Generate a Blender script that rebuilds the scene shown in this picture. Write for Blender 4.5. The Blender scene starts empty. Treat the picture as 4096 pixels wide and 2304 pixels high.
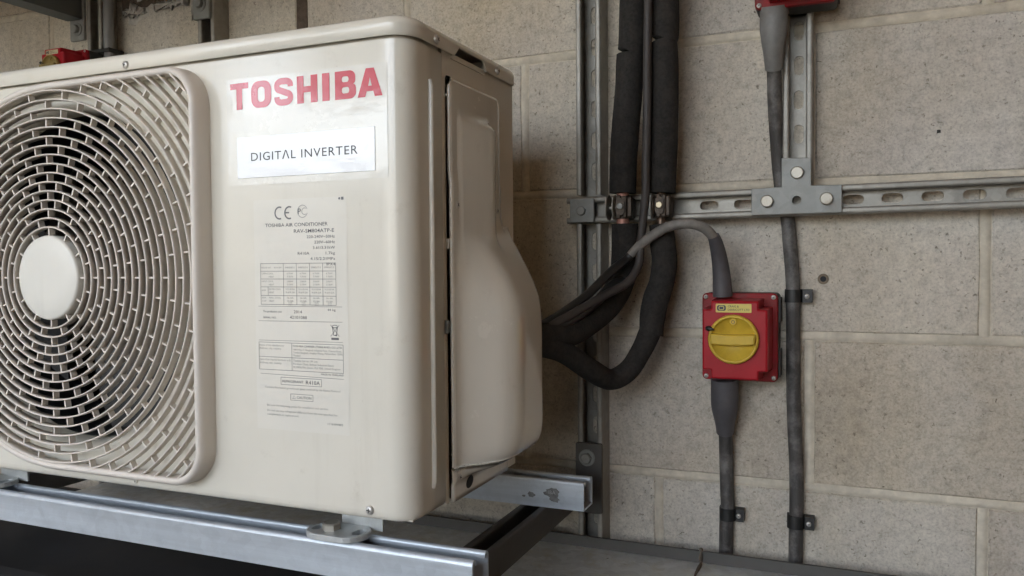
import bpy, bmesh, math, random
from mathutils import Vector, Matrix
from mathutils.geometry import tessellate_polygon
random.seed(7)
R = math.radians
PI = math.pi
SC = bpy.context.scene
COL = SC.collection

# ------------------------------------------------------------------ camera
cam_d = bpy.data.cameras.new('camera')
cam = bpy.data.objects.new('camera', cam_d)
COL.objects.link(cam)
YAW, PITCH, ROLL = R(22.88), R(-1.867), R(0.484)
fwd = Vector((-math.sin(YAW)*math.cos(PITCH), math.cos(YAW)*math.cos(PITCH), math.sin(PITCH)))
rt = Vector((math.cos(YAW), math.sin(YAW), 0))
up = rt.cross(fwd)
r2 = math.cos(ROLL)*rt - math.sin(ROLL)*up
u2 = math.sin(ROLL)*rt + math.cos(ROLL)*up
M = Matrix((r2, u2, -fwd)).transposed().to_4x4()
M.translation = Vector((0.2835, -1.267, 1.5))
cam.matrix_world = M
cam_d.sensor_width = 36.0
cam_d.lens = 36.0*3233.6/4096.0
cam_d.clip_start = 0.02
cam_d.clip_end = 3000
cam_d.dof.use_dof = False
SC.camera = cam

# ------------------------------------------------------------------ sky, sun, exposure
SUN_EL, SUN_AZ = 38.0, 20.0        # the sun stands behind the block wall, so the open side is in open shade
W = bpy.data.worlds.new('World')
SC.world = W
W.use_nodes = True
wn = W.node_tree.nodes
wn.clear()
sky = wn.new('ShaderNodeTexSky')
sky.sky_type = 'NISHITA'
sky.sun_disc = False
sky.sun_elevation = R(SUN_EL)
sky.sun_rotation = R(SUN_AZ)
sky.air_density = 1.0
sky.dust_density = 5.0
sky.ozone_density = 1.0
bg = wn.new('ShaderNodeBackground')
bg.inputs[1].default_value = 0.15
wo = wn.new('ShaderNodeOutputWorld')
hsv = wn.new('ShaderNodeHueSaturation')      # thin white overcast
hsv.inputs['Saturation'].default_value = 0.42
W.node_tree.links.new(sky.outputs[0], hsv.inputs['Color'])
W.node_tree.links.new(hsv.outputs[0], bg.inputs[0])
W.node_tree.links.new(bg.outputs[0], wo.inputs[0])
sd = bpy.data.lights.new('sun', 'SUN')
sd.energy = 1.2
sd.angle = R(14)
sd.color = (1.0, 0.95, 0.87)
sun = bpy.data.objects.new('sun', sd)
COL.objects.link(sun)
az = R(SUN_AZ)
sdir = Vector((math.sin(az)*math.cos(R(SUN_EL)), math.cos(az)*math.cos(R(SUN_EL)), math.sin(R(SUN_EL))))
sun.rotation_euler = sdir.to_track_quat('Z', 'Y').to_euler()
vs = SC.view_settings
vs.view_transform = 'Standard'
vs.look = 'None'
vs.gamma = 1.0
vs.use_curve_mapping = False
vs.exposure = 3.8
SC.cycles.max_bounces = 10
SC.cycles.diffuse_bounces = 6
SC.cycles.glossy_bounces = 5
SC.cycles.caustics_reflective = False
SC.cycles.caustics_refractive = False

# ------------------------------------------------------------------ materials
def newmat(name):
    m = bpy.data.materials.new(name)
    m.use_nodes = True
    nt = m.node_tree
    return m, nt, nt.nodes['Principled BSDF']

def nd(nt, t, **kw):
    n = nt.nodes.new(t)
    for k, v in kw.items():
        setattr(n, k, v)
    return n

def noise(nt, scale, detail=4, rough=0.6, vec=None, stretch=None):
    geo = vec
    if geo is None:
        geo = nd(nt, 'ShaderNodeNewGeometry').outputs['Position']
    if stretch:
        mp = nd(nt, 'ShaderNodeMapping')
        mp.inputs['Scale'].default_value = stretch
        nt.links.new(geo, mp.inputs['Vector'])
        geo = mp.outputs[0]
    n = nd(nt, 'ShaderNodeTexNoise')
    n.inputs['Scale'].default_value = scale
    n.inputs['Detail'].default_value = detail
    n.inputs['Roughness'].default_value = rough
    nt.links.new(geo, n.inputs['Vector'])
    return n.outputs['Fac']

def ramp(nt, fac, stops):
    r = nd(nt, 'ShaderNodeValToRGB')
    els = r.color_ramp.elements
    while len(els) < len(stops):
        els.new(0.5)
    for e, (p, c) in zip(els, stops):
        e.position = p
        e.color = (c[0], c[1], c[2], 1) if not isinstance(c, (int, float)) else (c, c, c, 1)
    nt.links.new(fac, r.inputs['Fac'])
    return r.outputs['Color']

def mix(nt, a, b, fac, mode='MIX'):
    m = nd(nt, 'ShaderNodeMix', data_type='RGBA', blend_type=mode)
    for sock, v in ((m.inputs[6], a), (m.inputs[7], b)):
        if isinstance(v, tuple):
            sock.default_value = (v[0], v[1], v[2], 1)
        else:
            nt.links.new(v, sock)
    if isinstance(fac, (int, float)):
        m.inputs[0].default_value = fac
    else:
        nt.links.new(fac, m.inputs[0])
    return m.outputs[2]

def bump(nt, bs, h, strength, dist=0.001):
    b = nd(nt, 'ShaderNodeBump')
    b.inputs['Strength'].default_value = strength
    b.inputs['Distance'].default_value = dist
    nt.links.new(h, b.inputs['Height'])
    nt.links.new(b.outputs[0], bs.inputs['Normal'])
    return b

def plain(name, c, rough=0.5, metal=0.0, var=0.12, scale=60, bmp=0.0, bscale=400, dirt=None, coat=0.0, stretch=None, spec=0.5):
    """one colour, broken up by two scales of noise; dirt = (colour, amount)"""
    m, nt, bs = newmat(name)
    f = noise(nt, scale, 5, 0.65, stretch=stretch)
    lo = tuple(x*(1-var) for x in c)
    hi = tuple(min(1, x*(1+var)) for x in c)
    col = ramp(nt, f, [(0.3, lo), (0.7, hi)])
    if dirt:
        g = noise(nt, scale*0.22, 6, 0.7)
        k = ramp(nt, g, [(0.45, 0.0), (0.75, dirt[1])])
        col = mix(nt, col, dirt[0], k)
    nt.links.new(col, bs.inputs['Base Color'])
    rr = ramp(nt, f, [(0.25, max(0.02, rough-0.07)), (0.75, min(1, rough+0.07))])
    nt.links.new(rr, bs.inputs['Roughness'])
    bs.inputs['Metallic'].default_value = metal
    bs.inputs['Coat Weight'].default_value = coat
    bs.inputs['Specular IOR Level'].default_value = spec
    if bmp:
        bump(nt, bs, noise(nt, bscale, 4, 0.6), bmp)
    return m

def block_material():
    m, nt, bs = newmat('concrete_block')
    pos = nd(nt, 'ShaderNodeNewGeometry').outputs['Position']
    base = ramp(nt, noise(nt, 5.5, 5, 0.6, pos), [(0.3, (0.535, 0.495, 0.432)), (0.55, (0.575, 0.542, 0.482)), (0.75, (0.585, 0.565, 0.515))])
    grain = ramp(nt, noise(nt, 260, 4, 0.75, pos), [(0.32, 0.74), (0.5, 1.0), (0.72, 1.14)])
    col = mix(nt, base, grain, 1.0, 'MULTIPLY')
    mid = ramp(nt, noise(nt, 70, 5, 0.7, pos), [(0.28, 0.74), (0.5, 1.0), (0.74, 1.16)])
    col = mix(nt, col, mid, 1.0, 'MULTIPLY')
    # pale grit
    v = nd(nt, 'ShaderNodeTexVoronoi')
    v.inputs['Scale'].default_value = 130
    nt.links.new(pos, v.inputs['Vector'])
    sel = nd(nt, 'ShaderNodeSeparateColor')
    nt.links.new(v.outputs['Color'], sel.inputs[0])
    near = ramp(nt, v.outputs['Distance'], [(0.17, 1.0), (0.28, 0.0)])
    pick = ramp(nt, sel.outputs[0], [(0.88, 0.0), (0.9, 1.0)])
    grit = nd(nt, 'ShaderNodeMath', operation='MULTIPLY')
    nt.links.new(near, grit.inputs[0])
    nt.links.new(pick, grit.inputs[1])
    col = mix(nt, col, (0.62, 0.58, 0.51), grit.outputs[0])
    # dark pits
    v2 = nd(nt, 'ShaderNodeTexVoronoi')
    v2.inputs['Scale'].default_value = 125
    mp = nd(nt, 'ShaderNodeMapping')
    mp.inputs['Location'].default_value = (3.1, 7.7, 1.3)
    wob = nd(nt, 'ShaderNodeTexNoise')
    wob.inputs['Scale'].default_value = 160
    nt.links.new(pos, wob.inputs['Vector'])
    addv = nd(nt, 'ShaderNodeMixRGB', blend_type='ADD')
    addv.inputs[0].default_value = 0.018
    nt.links.new(pos, addv.inputs[1])
    nt.links.new(wob.outputs['Color'], addv.inputs[2])
    nt.links.new(addv.outputs[0], mp.inputs['Vector'])
    nt.links.new(mp.outputs[0], v2.inputs['Vector'])
    sel2 = nd(nt, 'ShaderNodeSeparateColor')
    nt.links.new(v2.outputs['Color'], sel2.inputs[0])
    near2 = ramp(nt, v2.outputs['Distance'], [(0.05, 0.9), (0.32, 0.0)])
    pick2 = ramp(nt, sel2.outputs[1], [(0.5, 0.0), (0.95, 1.0)])
    pit = nd(nt, 'ShaderNodeMath', operation='MULTIPLY')
    nt.links.new(near2, pit.inputs[0])
    nt.links.new(pick2, pit.inputs[1])
    col = mix(nt, col, (0.10, 0.08, 0.06), pit.outputs[0])
    # every block a slightly different batch
    oi = nd(nt, 'ShaderNodeObjectInfo')
    tint = ramp(nt, oi.outputs['Random'], [(0.0, (0.86, 0.835, 0.825)), (0.35, (1.0, 0.965, 0.91)), (0.7, (0.95, 0.95, 0.965)), (1.0, (1.07, 1.07, 1.06))])
    col = mix(nt, col, tint, 1.0, 'MULTIPLY')
    # soft weathering stains
    st = ramp(nt, noise(nt, 2.3, 5, 0.6, pos, stretch=(1, 1, 0.45)), [(0.38, (1.04, 1.04, 1.04)), (0.50, (0.98, 0.96, 0.92)), (0.72, (0.74, 0.67, 0.54))])
    col = mix(nt, col, st, 1.0, 'MULTIPLY')
    bl = ramp(nt, noise(nt, 3.7, 4, 0.65, pos), [(0.30, (0.88, 0.88, 0.90)), (0.52, (1.0, 1.0, 1.0)), (0.72, (1.05, 1.04, 1.0))])
    col = mix(nt, col, bl, 1.0, 'MULTIPLY')
    nt.links.new(col, bs.inputs['Base Color'])
    bs.inputs['Roughness'].default_value = 0.93
    bs.inputs['Specular IOR Level'].default_value = 0.2
    hs = nd(nt, 'ShaderNodeMath', operation='SUBTRACT')
    nt.links.new(noise(nt, 240, 5, 0.75, pos), hs.inputs[0])
    nt.links.new(pit.outputs[0], hs.inputs[1])
    bump(nt, bs, hs.outputs[0], 0.55, 0.0016)
    return m

def ac_paint(name, c, rough, dirt=0.35, film=False, gloss=False):
    m, nt, bs = newmat(name)
    pos = nd(nt, 'ShaderNodeNewGeometry').outputs['Position']
    f = noise(nt, 9, 5, 0.6, pos)
    col = ramp(nt, f, [(0.3, tuple(x*0.97 for x in c)), (0.7, tuple(x*1.02 for x in c))])
    g = ramp(nt, noise(nt, 22, 8, 0.75, pos), [(0.60, 0.0), (0.78, dirt)])
    col = mix(nt, col, (0.40, 0.35, 0.27), g)
    sk = ramp(nt, noise(nt, 26, 6, 0.7, pos, stretch=(1, 1, 0.07)), [(0.56, 0.0), (0.80, 0.22 if dirt > 0.12 else 0.0)])
    col = mix(nt, col, (0.44, 0.39, 0.31), sk)
    sp_ = ramp(nt, noise(nt, 210, 3, 0.6, pos), [(0.72, 0.0), (0.80, dirt*0.9)])
    col = mix(nt, col, (0.33, 0.28, 0.21), sp_)
    nt.links.new(col, bs.inputs['Base Color'])
    rr = ramp(nt, noise(nt, 14, 6, 0.7, pos), [(0.3, rough*0.85), (0.7, rough*1.2)])
    nt.links.new(rr, bs.inputs['Roughness'])
    if gloss:
        bs.inputs['Coat Weight'].default_value = 1.0
        bs.inputs['Coat Roughness'].default_value = 0.05
        bs.inputs['Coat IOR'].default_value = 1.7
    if film:
        bs.inputs['Coat Weight'].default_value = 0.65
        bs.inputs['Coat Roughness'].default_value = 0.05
        bs.inputs['Coat IOR'].default_value = 1.56
        hh_ = nd(nt, 'ShaderNodeMath', operation='MULTIPLY_ADD')
        nt.links.new(noise(nt, 22, 3, 0.5, pos), hh_.inputs[0])
        hh_.inputs[1].default_value = 4.0
        nt.links.new(noise(nt, 110, 4, 0.65, pos), hh_.inputs[2])
        bump(nt, bs, hh_.outputs[0], 0.20, 0.0009)
        b = bs.inputs['Normal'].links[0].from_socket
        nt.links.new(b, bs.inputs['Coat Normal'])
    else:
        bump(nt, bs, noise(nt, 500, 2, 0.5, pos), 0.04, 0.0004)
    return m

def metal_mat(name, c, rough, stretch, metal=1.0, spangle=0.0, dirt=0.25, dirtc=(0.16, 0.13, 0.10)):
    m, nt, bs = newmat(name)
    pos = nd(nt, 'ShaderNodeNewGeometry').outputs['Position']
    s = noise(nt, 40, 5, 0.7, pos, stretch=stretch)
    col = ramp(nt, s, [(0.25, tuple(x*0.82 for x in c)), (0.6, c), (0.8, tuple(min(1, x*1.12) for x in c))])
    if spangle:
        v = nd(nt, 'ShaderNodeTexVoronoi')
        v.inputs['Scale'].default_value = 85
        nt.links.new(pos, v.inputs['Vector'])
        sc = nd(nt, 'ShaderNodeSeparateColor')
        nt.links.new(v.outputs['Color'], sc.inputs[0])
        k = ramp(nt, sc.outputs[0], [(0.0, 1-spangle), (1.0, 1+spangle*0.6)])
        col = mix(nt, col, k, 1.0, 'MULTIPLY')
    g = ramp(nt, noise(nt, 30, 7, 0.75, pos), [(0.50, 0.0), (0.76, dirt)])
    col = mix(nt, col, dirtc, g)
    nt.links.new(col, bs.inputs['Base Color'])
    rr = ramp(nt, s, [(0.2, rough*0.8), (0.8, min(1, rough*1.25))])
    nt.links.new(rr, bs.inputs['Roughness'])
    mm = ramp(nt, g, [(0.0, metal), (1.0, 0.0)])
    nt.links.new(mm, bs.inputs['Metallic'])
    bump(nt, bs, s, 0.06, 0.0006)
    return m

MT = {}
MT['block'] = block_material()
MT['mortar'] = plain('mortar', (0.58, 0.525, 0.425), 0.95, var=0.2, scale=45, bmp=0.35, bscale=420, dirt=((0.20, 0.165, 0.12), 0.35), spec=0.2)
MT['patch'] = plain('white_plaster', (0.50, 0.48, 0.44), 0.95, var=0.18, scale=60, bmp=0.7, bscale=130)
MT['hole'] = plain('bare_cavity', (0.10, 0.075, 0.055), 0.95, var=0.4, scale=80, bmp=0.6, bscale=150)
MT['paint'] = ac_paint('cream_enamel', (0.71, 0.675, 0.585), 0.16)
MT['hood'] = ac_paint('cream_gloss', (0.71, 0.675, 0.585), 0.24, gloss=True)
MT['paint_side'] = MT['paint']
MT['grille'] = ac_paint('cream_plastic', (0.70, 0.645, 0.575), 0.42, 0.2)
MT['cap'] = ac_paint('cap_plastic', (0.74, 0.72, 0.65), 0.35, 0.15)
MT['film'] = ac_paint('clear_film', (0.72, 0.69, 0.61), 0.25, 0.1, film=True)
MT['plate'] = ac_paint('rating_film', (0.725, 0.695, 0.615), 0.19, 0.1)
MT['white'] = ac_paint('white_vinyl', (0.84, 0.85, 0.86), 0.30, 0.05, film=True)
MT['red_ink'] = ac_paint('red_ink', (0.54, 0.004, 0.026), 0.30, 0.0, film=True)
MT['ink'] = plain('dark_ink', (0.035, 0.037, 0.04), 0.5, var=0.1)
MT['ink_soft'] = plain('grey_ink', (0.16, 0.16, 0.16), 0.5, var=0.1)
MT['ink_pale'] = plain('pale_grey_ink', (0.33, 0.32, 0.30), 0.5, var=0.1)
MT['dark'] = plain('dark_cavity', (0.012, 0.012, 0.013), 0.7, var=0.3)
MT['fan'] = plain('fan_plastic', (0.014, 0.014, 0.015), 0.5, var=0.2)
MT['coil'] = plain('coil_fins', (0.02, 0.02, 0.022), 0.6, var=0.4, scale=300)
MT['rail'] = metal_mat('dusty_galvanised', (0.325, 0.31, 0.275), 0.5, (1, 1, 1), metal=0.5, spangle=0.10, dirt=0.45, dirtc=(0.11, 0.10, 0.088))
MT['railh'] = MT['rail']
MT['bright'] = metal_mat('bright_galvanised', (0.62, 0.675, 0.73), 0.42, (0.05, 1, 1.5), metal=0.55, spangle=0.05, dirt=0.30, dirtc=(0.28, 0.31, 0.34))
MT['tray'] = metal_mat('spangled_galvanised', (0.64, 0.66, 0.65), 0.42, (1, 1, 1), metal=0.3, spangle=0.12, dirt=0.85, dirtc=(0.46, 0.42, 0.28))
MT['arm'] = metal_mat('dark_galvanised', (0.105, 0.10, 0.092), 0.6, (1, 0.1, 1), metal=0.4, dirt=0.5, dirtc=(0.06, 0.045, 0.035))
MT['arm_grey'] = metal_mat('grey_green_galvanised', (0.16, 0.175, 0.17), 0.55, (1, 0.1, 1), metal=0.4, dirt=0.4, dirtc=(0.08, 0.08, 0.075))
MT['bracket'] = metal_mat('dull_zinc', (0.27, 0.275, 0.26), 0.55, (1, 1, 1), metal=0.5, spangle=0.08, dirt=0.4)
MT['zinc'] = metal_mat('zinc_bolt', (0.40, 0.375, 0.32), 0.45, (1, 1, 1), metal=0.5, dirt=0.6, dirtc=(0.2, 0.15, 0.1))
MT['footzinc'] = metal_mat('foot_zinc', (0.58, 0.60, 0.59), 0.42, (1, 1, 1), metal=0.4, dirt=0.3)
MT['steel'] = metal_mat('screw_steel', (0.60, 0.58, 0.54), 0.38, (1, 1, 1), metal=0.6, dirt=0.3)
MT['bronze'] = plain('tarnished_clamp', (0.055, 0.040, 0.028), 0.5, 0.5, var=0.5, scale=120, bmp=0.3, bscale=300)
MT['brass'] = plain('brass_washer', (0.46, 0.39, 0.27), 0.45, 0.7, var=0.2)
MT['copper'] = plain('copper_pipe', (0.50, 0.25, 0.19), 0.5, 0.4, var=0.25, scale=200)
MT['foam'] = plain('black_pipe_foam', (0.028, 0.026, 0.024), 0.9, var=0.35, scale=220, bmp=0.5, bscale=700, dirt=((0.070, 0.058, 0.047), 0.4), spec=0.2)
MT['rubber'] = plain('black_rubber', (0.016, 0.016, 0.016), 0.38, var=0.3, scale=150)
MT['cable'] = plain('dusty_black_cable', (0.055, 0.05, 0.046), 0.6, var=0.5, scale=110, dirt=((0.24, 0.225, 0.21), 0.9), bmp=0.15, bscale=300, stretch=(1, 1, 0.12))
MT['midcable'] = plain('brown_grey_cable', (0.040, 0.034, 0.031), 0.6, var=0.25, dirt=((0.09, 0.078, 0.07), 0.35))
MT['conduit'] = plain('grey_conduit', (0.20, 0.185, 0.165), 0.6, var=0.25, scale=90, dirt=((0.09, 0.075, 0.06), 0.55))
MT['pvc'] = plain('pale_grey_pvc', (0.22, 0.22, 0.22), 0.5, var=0.1)
MT['shroud'] = plain('grey_gland_shroud', (0.200, 0.195, 0.185), 0.55, var=0.2, scale=40, dirt=((0.06, 0.05, 0.045), 0.5))
MT['shroud_dark'] = plain('slate_gland_shroud', (0.075, 0.07, 0.075), 0.55, var=0.2, scale=40, dirt=((0.13, 0.11, 0.10), 0.4))
MT['red'] = plain('red_plastic', (0.36, 0.010, 0.018), 0.38, var=0.10, scale=30, dirt=((0.13, 0.03, 0.025), 0.35), spec=0.22)
MT['red_dusty'] = plain('dusty_red_plastic', (0.30, 0.010, 0.018), 0.5, var=0.2, scale=40, dirt=((0.085, 0.04, 0.028), 0.95), spec=0.2)
MT['yellow'] = plain('yellow_plastic', (0.60, 0.405, 0.045), 0.42, var=0.10, scale=50, dirt=((0.26, 0.16, 0.03), 0.55), spec=0.3)
MT['label_yellow'] = plain('yellow_label', (0.64, 0.52, 0.11), 0.45, var=0.06)
MT['yellow_dim'] = plain('dimmed_yellow_plastic', (0.27, 0.19, 0.06), 0.5, var=0.2, dirt=((0.10, 0.07, 0.03), 0.7), spec=0.3)  # yellow darkened for the weak light at the top left knob, dirt on top
MT['label_dull'] = plain('dull_label', (0.52, 0.45, 0.27), 0.5, var=0.1)  # duller, less saturated tone for the top left switch's label
MT['base'] = plain('black_base', (0.022, 0.021, 0.02), 0.55, var=0.3, dirt=((0.10, 0.085, 0.07), 0.4))
MT['clip'] = plain('black_clip', (0.011, 0.011, 0.010), 0.5, var=0.3, dirt=((0.05, 0.044, 0.038), 0.3))
MT['casing'] = plain('void_filler_black', (0.020, 0.020, 0.021), 0.8, var=0.35, scale=12, dirt=((0.045, 0.038, 0.032), 0.5), spec=0.25)
MT['sealant'] = plain('dried_sealant', (0.10, 0.08, 0.06), 0.8, var=0.3, scale=120)
MT['floor'] = plain('concrete_floor', (0.10, 0.08, 0.06), 0.8, var=0.2, scale=3)
MT['ground'] = plain('yard_concrete', (0.20, 0.195, 0.18), 0.9, var=0.15, scale=1.2)
MT['ceil'] = plain('painted_soffit', (0.62, 0.43, 0.27), 0.9, var=0.12, scale=3)
MT['greywall'] = plain('grey_blockwork', (0.30, 0.30, 0.29), 0.9, var=0.12, scale=4)
MT['plainwall'] = plain('block_paint', (0.42, 0.27, 0.155), 0.9, var=0.12, scale=4)

# ------------------------------------------------------------------ mesh helpers
class MB:
    def __init__(self):
        self.v, self.f, self.s, self.mi = [], [], [], []
        self.cur = 0
    def add(self, verts, faces, smooth=False):
        o = len(self.v)
        self.v += [tuple(p) for p in verts]
        for f in faces:
            self.f.append(tuple(i+o for i in f))
            self.s.append(smooth)
            self.mi.append(self.cur)
        return self
    def mesh(self, name, mats):
        me = bpy.data.meshes.new(name)
        me.from_pydata(self.v, [], self.f)
        for m in (mats if isinstance(mats, (list, tuple)) else [mats]):
            me.materials.append(m)
        me.polygons.foreach_set('use_smooth', self.s)
        me.polygons.foreach_set('material_index', self.mi)
        me.update()
        return me
    def build(self, name, mats, parent=None, fix=True):
        me = self.mesh(name, mats)
        if fix:
            bm = bmesh.new()
            bm.from_mesh(me)
            bmesh.ops.recalc_face_normals(bm, faces=bm.faces)
            bm.to_mesh(me)
            bm.free()
        return link(name, me, parent)

def link(name, me, parent=None):
    o = bpy.data.objects.new(name, me)
    COL.objects.link(o)
    if parent is not None:
        o.parent = parent
        o.matrix_parent_inverse = world_of(parent).inverted()
    return o

def world_of(o):
    m = o.matrix_basis.copy()
    while o.parent is not None:
        m = o.parent.matrix_basis @ o.matrix_parent_inverse @ m if False else (o.parent.matrix_basis @ (o.matrix_parent_inverse @ m))
        o = o.parent
    return m

def thing(name, label, cat, loc=(0, 0, 0), group=None):
    o = bpy.data.objects.new(name, None)
    COL.objects.link(o)
    o.location = loc
    o.empty_display_size = 0.05
    return tag(o, label, cat, group)

def tag(o, label, cat, group=None):
    o['label'] = label
    o['category'] = cat
    if group:
        o['group'] = group
    return o

def struct(o):
    o['kind'] = 'structure'
    return o

def dup(o, M):
    """copy of a thing (Empty or mesh) with its parts and sub-parts, moved by matrix M"""
    c = o.copy()
    COL.objects.link(c)
    c.matrix_basis = M @ o.matrix_basis
    def kids(src, dst):
        for ch in list(src.children):
            d = ch.copy()
            COL.objects.link(d)
            d.parent = dst
            d.matrix_parent_inverse = ch.matrix_parent_inverse.copy()
            kids(ch, d)
    kids(o, c)
    return c

def XZ(y):            # map (u, v, d) -> wall-parallel plate: u = X, v = Z, d = distance towards the viewer from plane y
    return lambda u, v, d: (u, y-d, v)

def prism(mb, outer, holes, d0, d1, mp, smooth=False, bevel=0.0):
    loops = [[Vector((p[0], p[1], 0)) for p in outer]] + [[Vector((p[0], p[1], 0)) for p in h] for h in holes]
    tris = tessellate_polygon(loops)
    flat = [p for l in loops for p in l]
    n = len(flat)
    vs_ = [mp(p.x, p.y, d0) for p in flat]
    fs = [tuple(t) for t in tris]
    if abs(d1-d0) > 1e-9:
        vs_ += [mp(p.x, p.y, d1) for p in flat]
        fs += [tuple(i+n for i in reversed(t)) for t in tris]
        o = 0
        for l in loops:
            k = len(l)
            for i in range(k):
                j = (i+1) % k
                fs.append((o+i, o+j, o+j+n, o+i+n))
            o += k
    mb.add(vs_, fs, smooth)

def rect(x0, x1, z0, z1, r=0.0, n=4):
    if r <= 0:
        return [(x0, z0), (x1, z0), (x1, z1), (x0, z1)]
    pts = []
    for cx, cz, a in ((x1-r, z0+r, -90), (x1-r, z1-r, 0), (x0+r, z1-r, 90), (x0+r, z0+r, 180)):
        for i in range(n+1):
            t = R(a+90*i/n)
            pts.append((cx+r*math.cos(t), cz+r*math.sin(t)))
    return pts

def circ(cx, cz, r, n=24, a0=0.0):
    return [(cx+r*math.cos(a0+2*PI*i/n), cz+r*math.sin(a0+2*PI*i/n)) for i in range(n)]

def slot(cx, cz, lx, lz, n=6):
    """rounded slot, overall size lx by lz"""
    if lx >= lz:
        r = lz/2; k = lx/2-r
        return [(cx+k+r*math.cos(R(-90+180*i/n)), cz+r*math.sin(R(-90+180*i/n))) for i in range(n+1)] + \
               [(cx-k+r*math.cos(R(90+180*i/n)), cz+r*math.sin(R(90+180*i/n))) for i in range(n+1)]
    r = lx/2; k = lz/2-r
    return [(cx+r*math.cos(R(180*i/n)), cz+k+r*math.sin(R(180*i/n))) for i in range(n+1)] + \
           [(cx+r*math.cos(R(180+180*i/n)), cz-k+r*math.sin(R(180+180*i/n))) for i in range(n+1)]

def soft_plate(mb, poly, d0, d1, mp, b=0.001, holes=()):
    """plate whose front edge is chamfered: loft outline -> inset outline, then cap"""
    ins = inset(poly, b)
    n = len(poly)
    lv = [(poly, d0), (poly, d1-b), (ins, d1)]
    vs_, fs = [], []
    for p, d in lv:
        vs_ += [mp(q[0], q[1], d) for q in p]
    for k in range(2):
        for i in range(n):
            j = (i+1) % n
            fs.append((k*n+i, k*n+j, (k+1)*n+j, (k+1)*n+i))
    mb.add(vs_, fs)
    prism(mb, ins, list(holes), d1, d1, mp)
    prism(mb, poly, list(holes), d0, d0, mp)
    for h in holes:
        k = len(h)
        mb.add([mp(q[0], q[1], d0) for q in h]+[mp(q[0], q[1], d1) for q in h], [(i, (i+1) % k, (i+1) % k+k, i+k) for i in range(k)])

def inset(poly, b):
    n = len(poly)
    area = sum(poly[i][0]*poly[(i+1) % n][1]-poly[(i+1) % n][0]*poly[i][1] for i in range(n))
    s = 1 if area > 0 else -1
    out = []
    for i in range(n):
        a, p, c = Vector(poly[i-1]), Vector(poly[i]), Vector(poly[(i+1) % n])
        e1 = (p-a); e2 = (c-p)
        if e1.length < 1e-9 or e2.length < 1e-9:
            out.append(tuple(p)); continue
        e1.normalize(); e2.normalize()
        n1 = Vector((-e1.y, e1.x))*s; n2 = Vector((-e2.y, e2.x))*s
        m_ = n1+n2
        k = m_.length
        if k < 1e-6:
            out.append(tuple(p)); continue
        m_ /= k
        out.append(tuple(p+m_*(b/max(0.35, m_.dot(n1)))))
    return out

def cbox(mb, x0, x1, y0, y1, z0, z1, b=0.0):
    """box, chamfered on all edges when b > 0"""
    if b <= 0:
        v = [(x, y, z) for x in (x0, x1) for y in (y0, y1) for z in (z0, z1)]
        mb.add(v, [(0, 1, 3, 2), (4, 6, 7, 5), (0, 4, 5, 1), (2, 3, 7, 6), (0, 2, 6, 4), (1, 5, 7, 3)])
        return
    bm = bmesh.new()
    bmesh.ops.create_cube(bm, size=1)
    for v in bm.verts:
        v.co = Vector(((x0+x1)/2+v.co.x*(x1-x0), (y0+y1)/2+v.co.y*(y1-y0), (z0+z1)/2+v.co.z*(z1-z0)))
    bmesh.ops.bevel(bm, geom=list(bm.edges), offset=b, segments=2, affect='EDGES', profile=0.5)
    bm.verts.index_update()
    mb.add([v.co for v in bm.verts], [[v.index for v in f.verts] for f in bm.faces])
    bm.free()

def catmull(pts, k=6):
    P = [Vector(p) for p in pts]
    out = []
    for i in range(len(P)-1):
        a = P[i-1] if i else P[0]*2-P[1]
        b, c = P[i], P[i+1]
        d = P[i+2] if i+2 < len(P) else P[-1]*2-P[-2]
        for j in range(k):
            t = j/k
            out.append(0.5*((2*b)+(c-a)*t+(2*a-5*b+4*c-d)*t*t+(3*b-a-3*c+d)*t**3))
    out.append(P[-1])
    return out

def tube(mb, pts, rad, n=14, caps=True, wob=0.0, squash=None):
    """pts: list of points; rad: radius, list, or function of t in 0..1"""
    P = [Vector(p) for p in pts]
    m = len(P)
    rf = rad if callable(rad) else ((lambda t: rad[min(m-1, int(round(t*(m-1))))]) if isinstance(rad, (list, tuple)) else (lambda t: rad))
    vs_, fs = [], []
    ref = None
    for i, p in enumerate(P):
        t = (P[min(i+1, m-1)]-P[max(i-1, 0)]).normalized()
        if ref is None:
            ref = Vector((0, -1, 0)) if abs(t.y) < 0.9 else Vector((1, 0, 0))
        ref = (ref-t*ref.dot(t)).normalized()
        bi = t.cross(ref)
        r = rf(i/(m-1))
        for k in range(n):
            a = 2*PI*k/n
            rr = r*(1+wob*random.uniform(-1, 1))
            vs_.append(p+ref*(rr*math.cos(a))*(squash or 1)+bi*(rr*math.sin(a)))
    for i in range(m-1):
        for k in range(n):
            l = (k+1) % n
            fs.append((i*n+k, i*n+l, (i+1)*n+l, (i+1)*n+k))
    mb.add(vs_, fs, True)
    if caps:
        mb.add([vs_[k] for k in range(n)], [tuple(range(n))])
        mb.add([vs_[(m-1)*n+k] for k in range(n)], [tuple(range(n))])

def lathe(mb, prof, mp, n=32, smooth=True):
    """prof: list of (r, d); axis along d of the mapping, centred on (0, 0)"""
    vs_, fs = [], []
    for r, d in prof:
        for k in range(n):
            a = 2*PI*k/n
            vs_.append(mp(r*math.cos(a), r*math.sin(a), d))
    for i in range(len(prof)-1):
        for k in range(n):
            l = (k+1) % n
            fs.append((i*n+k, i*n+l, (i+1)*n+l, (i+1)*n+k))
    mb.add(vs_, fs, smooth)
    for idx in (0, len(prof)-1):
        if prof[idx][0] > 1e-6:
            mb.add([vs_[idx*n+k] for k in range(n)], [tuple(range(n))])

def at(mp, u, v, d=0.0):
    return lambda a, b, c: mp(u+a, v+b, d+c)

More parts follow.
